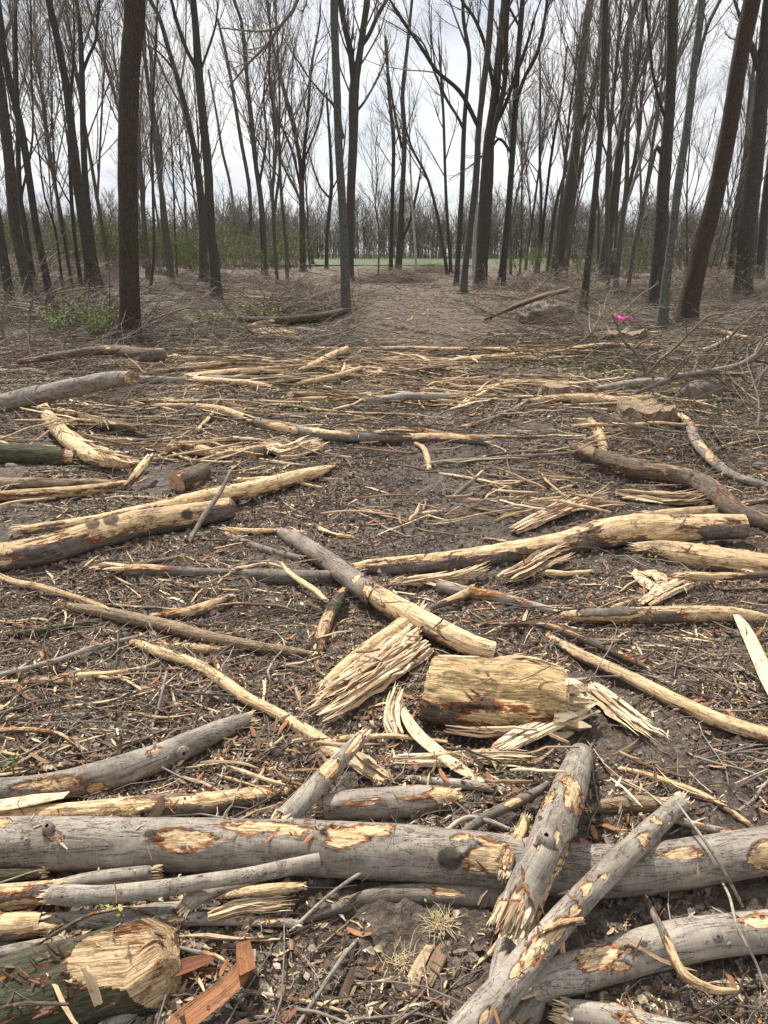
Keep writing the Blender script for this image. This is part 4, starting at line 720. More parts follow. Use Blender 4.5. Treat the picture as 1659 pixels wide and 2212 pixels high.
log('greenish forked limb piece left of the squared log, peeled at its middle', [(742,1275,14),(733,1292,26),(712,1330,30),(695,1372,30),(688,1412,20)], mat='moss', b=-.5, lift=[.05,.04,.02,.0], pat=[(700,1345,16,46)], shred=20)
log('chunky short log with yellow torn top and rough bark below, centre right', [(936,1496,150),(960,1500,154),(1040,1510,160),(1140,1514,160),(1185,1518,156),(1215,1522,146)], mat='yellow', b=-.3, top=1.0, lift=-.03, lump=.2, name='fallen_log', pat=[(1080,1450,170,34),(1190,1450,60,50),(1060,1545,70,22)], land='the chunky torn log', shred=110, elen=.8, ends=(SW, B_))
log('grey half-sunk log left of the diagonal log', [(505,1238,16),(560,1243,30),(620,1247,36),(700,1248,34),(770,1240,30)], mat='dark', b=-.7, name='fallen_log', lift=-.005)
log('thin peeled stick lying against the half-sunk log', [(608,1217,8),(625,1238,13),(650,1256,15),(680,1275,14),(705,1298,10)], mat='peeled', b=.4, lift=.05)
log('brown branch running down right over mud, left of the diagonal log', [(452,1138,7),(490,1155,13),(525,1170,15),(580,1190,17),(650,1208,16)], mat='dark', b=-.4)
log('dark stick propped against the front pale log at left', [(497,1018,6),(475,1065,9),(440,1115,12),(402,1182,9)], mat='dark', b=-.8, lift=[.28,.20,.10,.0])
log('thick dark-sided log running right, debarked along its top, centre right', [(768,1225,20),(800,1224,36),(850,1222,42),(950,1215,46),(1050,1200,48),(1150,1186,52),(1250,1166,58),(1290,1155,66),(1340,1147,66),(1400,1143,68),(1500,1139,62),(1606,1137,54)], mat='peeled', b=-.15, top=.65, lift=[.0,.0,.01,.03,.06], ends=(B_, SW), name='fallen_log', land='the long debarked log at right', shred=120, pat=[(1480,1120,130,18),(1180,1170,60,10)])
log('flaking log lying right behind the long debarked one', [(1290,1128,14),(1360,1122,24),(1450,1112,28),(1540,1101,20)], mat='peeled', b=.2, top=.3, lift=.05, name='fallen_log', shred=30)
log('low mostly stripped log leaving through the right edge below the long debarked one', [(1372,1185,30),(1430,1190,50),(1500,1202,60),(1600,1218,64),(1720,1236,64)], mat='peeled', b=.1, top=.5, name='fallen_log', shred=80, land='the stripped log at the right edge', pat=[(1440,1180,60,12),(1560,1200,60,12)])
log('weathered crooked grey-brown log curving down to the right edge', [(1236,963,14),(1255,970,26),(1305,990,34),(1380,1014,37),(1440,1022,40),(1490,1034,42),(1530,1053,46),(1590,1103,42),(1660,1130,36),(1740,1150,34)], mat='weather', b=.0, top=.2, lift=[.06,.07,.05,.02,.0], name='fallen_log', land='the weathered crooked log', shred=40, lump=.09)
log('knobbly stick bending down right beyond the mossy stump', [(1470,898,14),(1488,915,18),(1505,955,22),(1545,1000,21),(1590,1030,19),(1660,1050,16),(1720,1060,14)], b=-.4, lift=[.08,.05,.02,.0], pat=[(1480,900,14,10),(1530,985,20,10)])
log('long smooth pole with an orange torn left end crossing the trail', [(548,908,16),(575,917,24),(625,926,25),(700,940,25),(780,945,23),(880,946,21),(960,946,22),(1052,953,20)], b=-.55, top=.3, lift=.02, name='fallen_log', land='the long pole across the trail', pat=[(610,922,50,9),(940,938,80,9),(700,930,60,6)], shred=50, mat='dark')
# --- left middle distance
log('long stripped log with reddish bark remnants, rear one of the two pale logs at left', [(720,1008,8),(690,1018,24),(650,1028,31),(560,1052,37),(480,1068,39),(400,1085,36),(300,1106,32),(200,1126,28),(50,1145,22)], mat='peeled', b=.0, top=.4, lift=[.02,.03,.05,.08,.06,.03], name='fallen_log', land='the rear stripped log at left', shred=90, elen=3, pat=[(560,1045,140,16)])
log('stout debarked log with rounded cut end, front of the two pale logs at left', [(497,1096,50),(450,1106,54),(400,1116,57),(300,1132,62),(200,1157,66),(100,1186,68),(0,1207,70),(-90,1222,70)], mat='peeled', b=-.05, top=.4, lift=[.03,.02,.0], ends=(SW, SW), name='fallen_log', land='the stout debarked log at left', shred=140, pat=[(330,1120,160,26)], dark=[(200,1130,14),(405,1110,12),(240,1120,16)])
log('smooth grey log end jutting up right over brush at the far left', [(287,816,30),(265,818,32),(225,824,37),(150,839,39),(75,855,40),(0,874,42),(-70,890,42)], b=-1.0, lift=[.50,.44,.3,.15,.05], name='fallen_log', land='the jutting grey log at far left', pat=[(275,817,14,14)], ends=(B_, SW), elen=.6)
log('dark bent log with a bright orange sawn end, in front of the shaggy tree', [(352,766,25),(325,768,29),(290,764,27),(255,758,22),(200,758,19),(125,769,15),(40,782,11)], mat='brown', b=-.4, lift=[.26,.26,.28,.25,.2,.12], ends=(SW, None), name='fallen_log', land='the orange-ended log', shred=40)
log('dark branch lying under the log with the orange sawn end', [(110,800,12),(200,795,17),(250,787,18),(320,776,14)], mat='dark', b=-.7)
log('curved stripped limb sweeping down right in the left-hand brush', [(88,868,22),(98,890,30),(118,918,34),(150,952,38),(180,975,38),(220,994,34),(285,1002,20)], mat='peeled', b=.5, top=.3, lift=.05, name='fallen_log', elen=3, land='the curved stripped limb at left', shred=30)
log('brown flaking log behind the curved stripped limb', [(128,888,18),(165,900,26),(200,912,28),(300,926,22)], mat='brown', b=.1, lift=.04, name='fallen_log', shred=30)
log('old mossy log with torn brown end at the left edge', [(-60,980,44),(0,981,46),(100,985,46),(165,992,40)], mat='moss', b=-.6, name='fallen_log', pat=[(150,985,20,16)], elen=.8, lift=.0)
log('half-stripped branch along the left side behind the rear stripped log', [(-40,1074,24),(60,1068,26),(150,1063,27),(220,1055,25),(278,1046,20)], mat='brown', b=.1, top=.3, lift=.02, shred=40)
log('short pale stub leaning up right beside the curved stripped limb', [(277,1046,14),(298,1020,20),(322,988,16)], mat='peeled', b=.5, lift=[.04,.10,.16])
log('split short log with an ochre side behind the rear stripped log', [(362,972,22),(400,967,30),(440,974,26),(480,985,14)], mat='brown', b=.25, lift=.02, name='fallen_log', shred=20)
log('short dark log with its cut face towards the viewer, behind the rear stripped log', [(440,1020,40),(405,1036,46),(382,1046,46)], mat='brown', b=-.1, name='fallen_log', ends=(B_, SW), elen=.6)
log('dark cut log end peeping from the splinter heap', [(595,970,26),(565,978,32),(545,983,32)], mat='brown', b=-.1, name='fallen_log', ends=(B_, SW), elen=.6)
bundle('heap of cream shards beyond the tip of the rear stripped log', [(585,975),(620,985),(660,975),(705,965)], 30, 50, lift=.02, tb=(.6, 1), spread=.25, land='the cream shard heap')
log('thin dark crooked stick lying in the left middle ground', [(424,932,8),(445,910,10),(470,885,12),(500,880,12),(530,890,8)], mat='brown', b=-.3, lift=.03)
bundle('torn pale strands beside the curved stripped limb', [(130,935),(180,975),(240,1000),(300,1015)], 24, 46, lift=.06, tb=(.35, .9), spread=.15)
# --- trail zone and beyond
log('old rotten reddish log sloping up right to the lichen-spotted trunk', [(465,728,14),(520,718,18),(560,706,22),(600,700,22),(660,692,20),(738,680,14)], mat='moss', b=-.4, lift=[.0,.02,.08,.05], name='fallen_log', land='the mossy rotten log')
log('upper mossy log crossing over the rotten reddish one', [(518,688,10),(560,692,16),(620,692,18),(690,683,15),(742,672,12)], mat='moss', b=-.9, lift=.16, name='fallen_log')
log('dull brown log behind the sawdust mound', [(600,716,14),(650,715,18),(705,722,16)], mat='dark', b=-.5, name='fallen_log', lift=.02)
log('curled peeled branch at the left of the pale stick heap', [(645,802,12),(680,788,18),(712,772,20),(748,755,16)], mat='peeled', b=.4, lift=.04)
log('arched pale branch on top of the stick heap beside the trail', [(640,830,8),(690,820,13),(730,812,14),(780,795,10)], mat='peeled', b=.4, lift=.06)
log('long thin pole lying level behind the stick heap', [(380,777,9),(450,776,10),(560,779,11),(690,778,10)], mat='dark', b=-.6)
log('long pale pole level across the trail in front of the mud', [(650,752,7),(760,754,9),(860,752,10),(980,755,11),(1100,756,11),(1180,762,7)], mat='peeled', b=.2, top=.3, land='the level pale pole')
log('cream split pole in the middle ground left of the trail', [(345,795,8),(420,800,11),(480,810,12),(560,815,9)], mat='peeled', b=.5)
log('brown peeled pole left of the trail behind the long pole', [(345,862,10),(400,866,14),(460,873,13),(520,882,8)], mat='brown', b=.3)
log('split pale pole just left of the trail, farther than the long pole', [(635,862,9),(700,862,13),(765,864,12)], mat='peeled', b=.4, lift=.01)
log('muddy stick stuck slanting in the trail mud', [(1042,1017,5),(1020,1040,10),(995,1060,11),(975,1078,7)], mat='dark', b=-.2, lift=[.14,.08,.03,.0])
log('twisted pale stub alone on the trail mud', [(897,958,8),(915,968,13),(923,990,14),(928,1014,10)], mat='peeled', b=.4, lift=.02)
log('slim dark branch rising right from the trail to the peeled log', [(988,925,8),(1040,912,10),(1100,890,11),(1143,864,7)], mat='dark', b=-.4, lift=[.0,.02,.08])
log('peeled knotty log in front of the two stumps at right', [(1135,868,12),(1180,864,20),(1230,861,24),(1290,863,26),(1340,868,27),(1402,862,20)], mat='brown', b=.3, top=.3, name='fallen_log', shred=50, land='the knotty peeled log by the stumps', lift=.02)
log('grey broken log behind the two stumps at right', [(1285,840,10),(1330,835,18),(1375,829,22),(1430,824,18)], b=-.6, name='fallen_log', lift=.04)
log('crumbling pale stub running towards the weathered crooked log', [(1275,908,14),(1290,930,22),(1300,955,24),(1308,985,18)], mat='brown', b=.4, shred=30)
log('pale peeled log lying level at the right, bark left on its left third', [(1222,1328,14),(1250,1330,28),(1330,1330,36),(1450,1327,38),(1560,1326,36),(1620,1330,26),(1660,1334,12)], mat='peeled', b=.45, top=.4, name='fallen_log', pat=[(1330,1318,70,16,1)], lift=.03, elen=2.5, land='the level pale log at right', shred=30)
plank('flat pale board running down to the right edge', [(1588,1325,12),(1605,1350,26),(1632,1405,32),(1665,1480,34),(1690,1530,30)], th=.3, tint=.95, lift=.05)
log('long half-stripped branch slanting down to the right edge', [(1185,1376,12),(1215,1392,22),(1255,1415,27),(1355,1460,30),(1455,1512,33),(1555,1556,35),(1680,1595,36),(1760,1620,36)], mat='peeled', b=-.15, top=.5, land='the long slanting right branch', shred=70, lift=.02)
log('shorter brown branch above the long slanting one', [(1085,1350,9),(1170,1350,16),(1255,1378,19),(1330,1410,18),(1398,1442,10)], mat='brown', b=.0, top=.3, shred=30, lift=.03)
log('torn branch with flared pale end left of the level pale log', [(925,1315,12),(965,1300,18),(1000,1285,20),(1020,1268,12)], mat='peeled', b=.3, lift=.03, elen=2)
bundle('long tan splinters fanning above the crossing of the centre logs', [(845,1265),(920,1258),(1000,1252),(1065,1232)], 20, 34, lift=.02, tb=(.4, .95), spread=.2)
bundle('ragged grey splinter clump under the long debarked log', [(1090,1255),(1130,1240),(1180,1215),(1235,1200)], 24, 50, lift=.02, tb=(.1, .7), spread=.2)
bundle('tilted pale boards beside the level pale log', [(1390,1310),(1430,1285),(1470,1268),(1505,1252)], 14, 40, lift=.02, tb=(.6, 1), wid=.4)
bundle('pale slivers along the top of the stripped log at the right edge', [(1560,1225),(1610,1238),(1660,1252)], 14, 24, lift=.02, tb=(.6, 1))
bundle('tangle of tan strips in front of the weathered crooked log', [(1330,1070),(1400,1078),(1470,1085),(1540,1080)], 30, 44, lift=.01, tb=(.25, .8), spread=.15)
bundle('loose pale strips behind the long debarked log', [(1110,1150),(1180,1120),(1250,1095),(1330,1085)], 22, 40, lift=.01, tb=(.3, .9), spread=.2)
bundle('pale strips spread over the trail beyond the long pole', [(1000,880),(1060,850),(1120,845),(1185,850)], 20, 34, tb=(.3, .9), spread=.2)
plank('wide chip of pale wood right of the clearing centre, lower of two', [(1372,1238,20),(1400,1262,34),(1428,1278,26)], th=.35, tint=.9, lift=.02, name='wood_wedge')
plank('wide chip of pale wood right of the clearing centre, upper of two', [(1392,1240,26),(1420,1240,34),(1432,1262,22)], th=.35, tint=.75, lift=.03, name='wood_wedge')
log('old pole propped on brush right of the trail, pointing up right', [(1044,692,6),(1090,672,9),(1130,655,11),(1180,638,12),(1230,625,9)], b=-.6, lift=[.0,.3,.6,.9], name='fallen_log', mat='weather', land='the propped old pole')
log('fallen orange-brown branch at the right edge beyond the leaning shaggy tree', [(1505,706,11),(1560,718,13),(1610,731,14),(1680,742,14)], mat='brown', b=.1, lift=.05)
log('grey forked bough right of the leaning shaggy tree', [(1515,757,9),(1545,748,11),(1570,732,10),(1590,715,8)], b=-.2, lift=.08)
# ------------------------------------------------------------ chopped log, stumps, rocks, plants
def clampcut(V, n, c):
    n = nrm(np.array(n, float)); d = (V-c)@n; m = d > 0; V = V-np.where(m, d, 0)[:, None]*n; return V, m
rows = []
for x, y, w in [(-220,2250,190),(-60,2195,188),(80,2150,184),(200,2112,180),(300,2085,178),(390,2062,176)]:
    r = .1
    for _ in range(4): p, k = gp(x, y, r*.62); r = w/2*k/F
    rows.append([*p, r])
V, Fs, at, s, idx, nv = body(np.array(rows), None, 220, 84, lump=.07, sc=(5, 10, 10)); w = at['wp']
k = 84; ends = [V[idx[-1]].mean(0)+(V[idx[-1]]-V[idx[-1]].mean(0))*f for f in (.8, .6, .4, .2, .02)]
VV = np.concatenate([V]+ends); ii = np.concatenate([idx, np.arange(len(V), len(VV)).reshape(5, k)]); nn = np.roll(ii, -1, 1)
Q = np.stack([ii[:-1], nn[:-1], nn[1:], ii[1:]], -1).reshape(-1, 4); w2 = np.concatenate([w]+[w[idx[-1]]*np.array([1, f, f]) for f in (.8, .6, .4, .2, .02)])
r0 = s[-1, 3]; cut = np.zeros(len(VV), bool); cE = s[-20, :3]
for n_, c_ in (((.80, -.45, .35), cE+np.array([.05, 0, -.02])), ((.38, -.1, .92), s[-60, :3]+UP*r0*.74), ((.62, .35, .7), cE+np.array([.0, .0, r0*.42]))):
    VV, m = clampcut(VV, n_, c_); cut |= m
l1 = fbm(w2*np.array([6, 16, 16])+4, 4); pe = np.where(cut, .5+.9*l1, -.35+1.2*l1+.25*np.concatenate([nv[:, 2], np.zeros(5*k)])); dk = smooth(fbm(w2*7+1, 3), .35, .6)*cut*.5
VV = VV+np.where(cut, 0, 1)[:, None]*0+(fbm(w2*np.array([30, 60, 60]), 3)*.004)[:, None]*np.array([.3, -.3, 1])
o = np.array([*s[110, :2], 0]); r = empty('fallen_log', o); tag(r, 'thick mossy log at lower left with pale axe-cut facets on its end', 'log', 'fallen logs')
put('bark', mesh('bark', VV-o, [Q], M['moss'], {'wp': w2, 'peel': pe, 'dark': dk}), parent=r); HERO.append((VV, Q)); LAND.append((*o[:2], 'the thick mossy chopped log'))
c = np.where((np.abs(pe) < .25) & ~cut)[0]; c = c[c < len(V)]; kk = rng.choice(c, 170); tx = nrm(rng.normal(size=(170, 3))*.5+np.array([-1, .3, 0])); L = rng.uniform(.008, .035, 170)
P = VV[kk][:, None]+tx[:, None]*(L[:, None]*np.linspace(0, 1, 4))[..., None]+nv[kk][:, None]*((L*.3)[:, None]*np.linspace(0, 1, 4)**2+.002)[..., None]
V3, F3, a3 = tubes(P, rng.uniform(.0015, .005, (170, 1))*np.array([.8, 1, .7, .2]), None, 4, ref=nv[kk], tint=rng.uniform(.05, .7, 170)); x_ = put('shredded_bark', mesh('shredded_bark', V3-o, F3, M['barkpiece'], a3, False), parent=r); x_['kind'] = 'stuff'
def stump(label, x, y, w, h, mat='weather', b=-.2, jag=.2, top='end', tb=.5, land=None, name='tree_stump', cat='stump'):
    p, k_ = gp(x, y); R = w/2*k_/F; H = h*k_/F; rows = np.array([[*p, R*1.15], [*p, R*1.05], [*p, R*.95], [*p, R*.93]]); rows[:, 2] += np.array([-.06, H*.25, H*.7, H])
    sg = int(np.clip(w, 18, 72)); V, Fs, at, s, idx, nv = body(rows, None, 30, sg, lump=.11, sc=(6, 9, 9), flare=.15); w = at['wp']; pe = b+1.1*fbm(w*np.array([4, 12, 12])+x, 4); at['peel'] = pe
    f = np.linspace(0, 1, 30)**3; V[:, 2] += np.repeat(f, sg)*jag*R*fbm(w*np.array([0, 9, 9])+x, 4)*1.6
    r = empty(name, p); tag(r, label, cat, 'tree stumps'); put('bark', mesh('bark', V-p, Fs, M[mat], at), parent=r)
    ring = V[idx[-1]]; c = ring.mean(0); fr = (1, .85, .6, .35, .12); VV = np.concatenate([c+(ring-c)*np.array([q, q, q if q == 1 else q]) for q in fr]); wv = np.concatenate([w[idx[-1]]*np.array([1, q, q]) for q in fr])
    VV[sg:, 2] += jag*R*.5*fbm(VV[sg:]*9, 4)-jag*R*.2; ii = np.arange(5*sg).reshape(5, sg); nn = np.roll(ii, -1, 1)
    fs = [np.stack([ii[:-1], nn[:-1], nn[1:], ii[1:]], -1).reshape(-1, 4), np.stack([np.full(sg-2, ii[4][0]), ii[4][1:-1], ii[4][2:]], -1)]
    put('stump_top', mesh('stump_top', VV-p, fs, M['end' if top == 'end' else 'weather'], {'wp': wv, 'peel': np.full(len(VV), .6), 'dark': np.zeros(len(VV))}, False), parent=r)
    HERO.append((V, Fs[0]))
    if land: LAND.append((p[0], p[1], land))
    return r
stump('small cut stump beyond the knotty peeled log, ridged brown sides', 1197, 862, 60, 30, 'weather', .1, .08, 'w', land='the small cut stump')
stump('wide rotten mossy stump with grass blades before it, at right', 1393, 920, 122, 44, 'weather', .15, .22, 'w', land='the wide rotten stump')
stump('grey weathered stump under the pink ribbon', 1350, 742, 84, 26, 'moss', -.6, .2, 'w', land='the stump under the pink ribbon')
stump('small far stump with a fresh orange side in the brush at left', 372, 603, 16, 20, 'peeled', .6, .3, land='the far orange stump')
stump('short grey post-like stub beside the boulder', 1569, 840, 17, 36, 'moss', -.6, .4, 'w')
stump('low cut stump with orange top beyond the mossy rotten log', 640, 660, 24, 12, 'brown', .1, .2)
# boulder
def blob(n=48, m=32):
    a, b = np.meshgrid(np.linspace(0, 2*math.pi, n, endpoint=False), np.linspace(0, math.pi, m)); V = np.stack([np.cos(a)*np.sin(b), np.sin(a)*np.sin(b), np.cos(b)], -1).reshape(-1, 3)
    i = np.arange(n*m).reshape(m, n); j = np.roll(i, -1, 1); return V, np.stack([i[:-1], i[1:], j[1:], j[:-1]], -1).reshape(-1, 4)
U, UQ = blob()
p, k_ = gp(1512, 868); R = 47*k_/F; V = U*(1+.12*fbm(U*1.7+2, 3)[:, None]+.02*fbm(U*9, 3)[:, None])*np.array([R, R*.75, R*.72])+UP*R*.34
o = put('boulder', mesh('boulder', V, [UQ], M['rock']), p); tag(o, 'rounded brown-grey boulder behind the bare bough at right', 'boulder'); HERO.append((V+p, UQ)); LAND.append((p[0], p[1], 'the boulder'))
def rocks(lb, x, y, w):
    p, k_ = gp(x, y); R = w/2*k_/F; V = U*(1+.25*fbm(U*1.5+x, 3)[:, None])*np.array([R, R*.8, R*.6])+UP*R*.2
    o = put('stone', mesh('stone', V, [UQ], M['rock']), p); tag(o, lb, 'stone', 'stones')
rocks('fist-sized grey stone half sunk in mud right of the boulder', 1640, 1010, 30); rocks('small grey stone at the far left edge beside brush', 25, 1010, 26)
# rootball mound and sawdust
p, k_ = gp(1180, 697); V = U*(1+.3*fbm(U*2.3, 4)[:, None]+.12*fbm(U*8, 3)[:, None])*np.array([.62, .45, .40])+UP*.12; r = empty('root_mound', p); tag(r, 'dark earthy root mound with dangling roots right of the trail', 'root mound')
put('earth', mesh('earth', V, [UQ], M['clod']), parent=r); P = V[rng.choice(len(V), 260)]; P = P[P[:, 2] > .05]; Pg, Rg = grow(P, P*np.array([1, 1, .3])+rng.normal(size=P.shape)*.3+np.array([0, -.2, -.2]), rng.uniform(.12, .5, len(P)), rng.uniform(.003, .010, len(P)), .3, -.15, .25, 6)
x_ = put('roots', batch_mesh('roots', [(Pg, Rg, 3)], M['twig'], (.2, .8)), parent=r); x_['kind'] = 'stuff'; LAND.append((p[0], p[1], 'the root mound'))
p, k_ = gp(590, 727); V = U*(1+.25*fbm(U*2.3, 4)[:, None]+.08*fbm(U*12, 3)[:, None])*np.array([.52, .38, .17]); o = put('sawdust_mound', mesh('sawdust_mound', V, [UQ], M['dust']), p); tag(o, 'low mound of ochre sawdust and rotten wood in front of the mossy rotten log', 'sawdust mound'); HERO.append((V+p, UQ))
# ------------------------------------------------------------ bare bough, ribbon sapling
def boughs(label, Yd, lines, name, cat, group=None, subs=(14, 5), land=None, mat='twig', nm=('limb', 'twigs')):
    b = vp(*lines[0][0][:2], Yd); b = np.array([b[0], Yd, 0]); r = empty(name, b); tag(r, label, cat, group); bs = []; main = []
    for ln in lines:
        sl = rnd.uniform(-.5, .5); rw = []; a0 = vp(*ln[0][:2], Yd)
        for x, y, w in ln: v = vp(x, y, Yd); Y2 = Yd+sl*abs(v[0]-a0[0]); v = vp(x, y, Y2); v[2] = max(v[2], float(terr(v[0], v[1]))+.01); rw.append([*v, w/2*proj(v)[2]/F])
        s, L = spline(np.array(rw), 24); s[:, :3] += np.cumsum(rng.normal(size=(24, 3)), 0)*.003; main.append(s); P, R = s[None, :, :3], s[None, :, 3]
        P2, R2 = sprout(P, R, subs[0], .1, 1, .8, .33, .5, .003, .05, .2, 6); P3, R3 = sprout(P2, R2, subs[1], .2, 1, .7, .45, .6, .002, .04, .2, 4); bs += [(P2, R2, 4), (P3, R3, 3)]
    for s in main: put(nm[0], batch_mesh(nm[0], [(s[None, :, :3]-b, s[None, :, 3], 8)], M[mat], (.5, .7)), parent=r)
    put(nm[1], batch_mesh(nm[1], [(P-b, R, n) for P, R, n in bs], M[mat], (.3, .75)), parent=r)
    if land: LAND.append((b[0], b[1], land))
    return r
boughs('large bare grey bough with many side twigs reaching in from the right edge', 8.5, [[(1368,852,8),(1455,819,11),(1530,804,13),(1600,790,14),(1660,757,15),(1760,715,16)],[(1455,819,7),(1530,812,8),(1600,812,8),(1670,822,8)],[(1530,802,6),(1549,774,6),(1575,734,6),(1594,709,5),(1640,680,4)],[(1400,805,6),(1430,774,5),(1475,734,5),(1530,684,5),(1565,676,3)],[(1690,760,7),(1640,815,7),(1600,860,6),(1556,900,4)],[(1560,800,6),(1600,760,5),(1650,730,5),(1700,690,4)],[(1480,812,5),(1500,850,5),(1540,870,4)],[(1620,780,5),(1630,840,5),(1600,890,4),(1580,930,3)]], 'fallen_bough', 'bough', 'bare fallen boughs', (9, 4), land='the bare grey bough')
boughs('crooked bare sapling carrying the pink ribbon', 8.9, [[(1394,815,7),(1389,784,7),(1369,754,6),(1349,734,6),(1337,704,6),(1324,678,4)],[(1337,704,4),(1365,680,3),(1400,665,3),(1460,668,2)],[(1369,754,4),(1400,735,4),(1440,720,3),(1510,715,2)],[(1389,784,4),(1420,760,4),(1470,745,3)],[(1330,690,4),(1380,645,3),(1425,620,2)]], 'sapling', 'sapling', 'thin saplings of the wood', (5, 3), nm=('stem', 'twigs'))
pts = np.array([[*vp(x, y, 8.85+dy), 1] for x, y, dy in [(1323,681,0),(1332,684,.02),(1343,690,-.01),(1352,688,.03),(1367,690,0)]]); s, L = spline(pts, 24); s = s[:, :3]
hw = np.interp(np.linspace(0, 1, 24), [0, .15, .5, .8, 1], [.006, .02, .028, .022, .012])+.003*np.sin(np.arange(24)*2.2); v = np.stack([s+UP*hw[:, None]+np.array([0, .01, 0])*np.sin(np.arange(24)*1.1)[:, None], s-UP*hw[:, None], s-UP*hw[:, None]+np.array([0, .0015, 0]), s+UP*hw[:, None]+np.array([0, .0115, 0])*np.ones((24, 1))], 1)
ii = np.arange(96).reshape(24, 4); nn = np.roll(ii, -1, 1); g = G('pink_tape'); g.col((.90, .16, .48, 1)); g.b.inputs['Roughness'].default_value = .4
o = put('ribbon', mesh('ribbon', v.reshape(-1, 3), [np.stack([ii[:-1], nn[:-1], nn[1:], ii[1:]], -1).reshape(-1, 4)], g.m)); tag(o, 'bright pink marking ribbon tied to the tip of the crooked sapling', 'ribbon')
# overhanging bough at the top, its tree stands behind and left of the camera's view
boughs('dark bare bough hanging into the top of the view, left of the lichen-spotted trunk', 16, [[(655,-40,8),(632,20,8),(605,55,7),(570,100,6),(530,140,5),(490,190,3)],[(605,55,5),(575,68,5),(530,68,4),(470,60,3)],[(665,-40,5),(660,10,4),(650,25,3)]], 'overhanging_bough', 'bough', None, (9, 4), nm=('limb', 'twigs'))
boughs('thin leafless sapling arching over the brush at the left edge', 12, [[(60,760,5),(68,640,4),(90,560,3),(140,500,2)],[(10,740,4),(5,680,4),(20,620,3)]], 'sapling', 'sapling', 'thin saplings of the wood', (6, 4), nm=('stem', 'twigs'))
# ------------------------------------------------------------ green plants
def tuft(label, x, y, n, h, mat='green', name='grass_tuft', cat='grass tuft', sp=.02, wid=.002, lean=.5, tb=(.3, 1), z=0.):
    p, k_ = gp(x, y); st = rng.normal(size=(n, 3))*sp; st[:, 2] = z; d = rng.normal(size=(n, 3))*lean; d[:, 2] = 1; P, R = grow(st, d, h*rng.uniform(.5, 1.2, n), np.full(n, wid), .2, -.12, .12, 6); V, Fs, at = tubes(P, R, R*.3, 4, tint=rng.uniform(*tb, n))
    return tag(put(name, mesh(name, V, Fs, M[mat], at, False), p), label, cat, 'grass tufts' if mat == 'green' else 'dry grass clumps')
for l, x, y, n, h in [('fresh green grass blades in front of the wide rotten stump', 1400, 905, 26, .16), ('tiny green grass tuft by the half-buried muddy stick', 407, 1414, 16, .05), ('green grass tuft behind the crumbling pale stub', 1335, 940, 18, .09), ('green grass tuft on mud near the right edge, below the slanting branch', 1728*.96, 1590, 12, .04), ('grass tuft at the pale pole heap beside the trail', 795, 762, 20, .12), ('grass tuft at the far side of the pole across the trail', 1262, 765, 26, .13), ('sparse grass tuft behind the long debarked log', 1190, 1125, 14, .07), ('pale green grass tuft in the pale stick heap', 650, 795, 12, .2)]: tuft(l, x, y, n, h)
tuft('straw-coloured dry grass clump above the pale board at bottom centre', 952, 2012, 90, .055, 'straw', 'dry_grass_clump', 'dry grass', .012, .0012, 1.2, z=.02); tuft('wider straw-coloured grass clump left of the pale board at bottom centre', 862, 2085, 80, .06, 'straw', 'dry_grass_clump', 'dry grass', .02, .0011, 1.3)
def leafy(label, x, y, h, n, ls, name='seedling', cat='seedling', group='green seedlings', stems=4, spr=.5):
    p, k_ = gp(x, y); st = rng.normal(size=(stems, 3))*.02; st[:, 2] = 0; d = rng.normal(size=(stems, 3))*spr; d[:, 2] = 1; P, R = grow(st, d, h*rng.uniform(.6, 1.1, stems), np.full(stems, max(.0018, h*.006)), .4, .03, .12, 6)
    P2, R2 = sprout(P, R, 5, .3, 1, .8, .4, .6, .0012, .05, .1, 4); r = empty(name, p); tag(r, label, cat, group); put('stem', batch_mesh('stem', [(P, R, 4), (P2, R2, 3)], M['twig'], (.3, .6)), parent=r)
    c = np.concatenate([P[:, 3:].reshape(-1, 3), P2[:, 1:].reshape(-1, 3)]); c = c[rng.choice(len(c), n)]+rng.normal(size=(n, 3))*ls*.8; c[:, 2] = np.abs(c[:, 2]); a = rng.normal(size=(n, 3)); a[:, 2] *= .4; a = nrm(a)*ls*rng.uniform(.6, 1.2, (n, 1)); b = nrm(np.cross(a, UP+rng.normal(size=(n, 3))*.4))*np.linalg.norm(a, axis=1, keepdims=True)*.5
    m = UP*ls*.12; V = np.stack([c-a, c+b-m, c+a, c-b-m], 1).reshape(-1, 3); q = np.arange(n*4).reshape(n, 4); put('leaves', mesh('leaves', V, [q[:, [0, 1, 2]], q[:, [0, 2, 3]]], M['green'], {'wp': V, 'tint': np.repeat(rng.random(n), 4)}, False), parent=r); return r
for i, (x, y) in enumerate([(430,700),(455,697),(478,702),(500,690),(515,699),(536,678),(556,683),(580,690),(600,683),(622,678),(648,675),(640,668),(560,668),(412,704)]): leafy('low leafy green plant in the row behind the mossy rotten log', x, y, .22, 70, .07, 'leafy_plant', 'plant', 'low green plants behind the mossy log', 6, 1.)
leafy('tiny green seedling on the long debarked log side, right', 1405, 1212, .07, 26, .012); leafy('tiny bright seedling sprouting on the thick mossy chopped log', 226, 2110, .03, 9, .009, stems=2).location.z += .17
leafy('little green seedling in front of the grey rising log', 370, 1667, .05, 20, .011); leafy('little dark green seedling at the left edge by the grey stick', 15, 1660, .05, 22, .012); leafy('small green sprig near the left edge above the rear stripped log', 8, 1058, .09, 20, .018)
leafy('green sprig at the right beside the bare bough base', 1555, 905, .2, 50, .02); leafy('green seedling at the foot of the grey rotten stump left of centre', 950, 1995, .03, 14, .008)
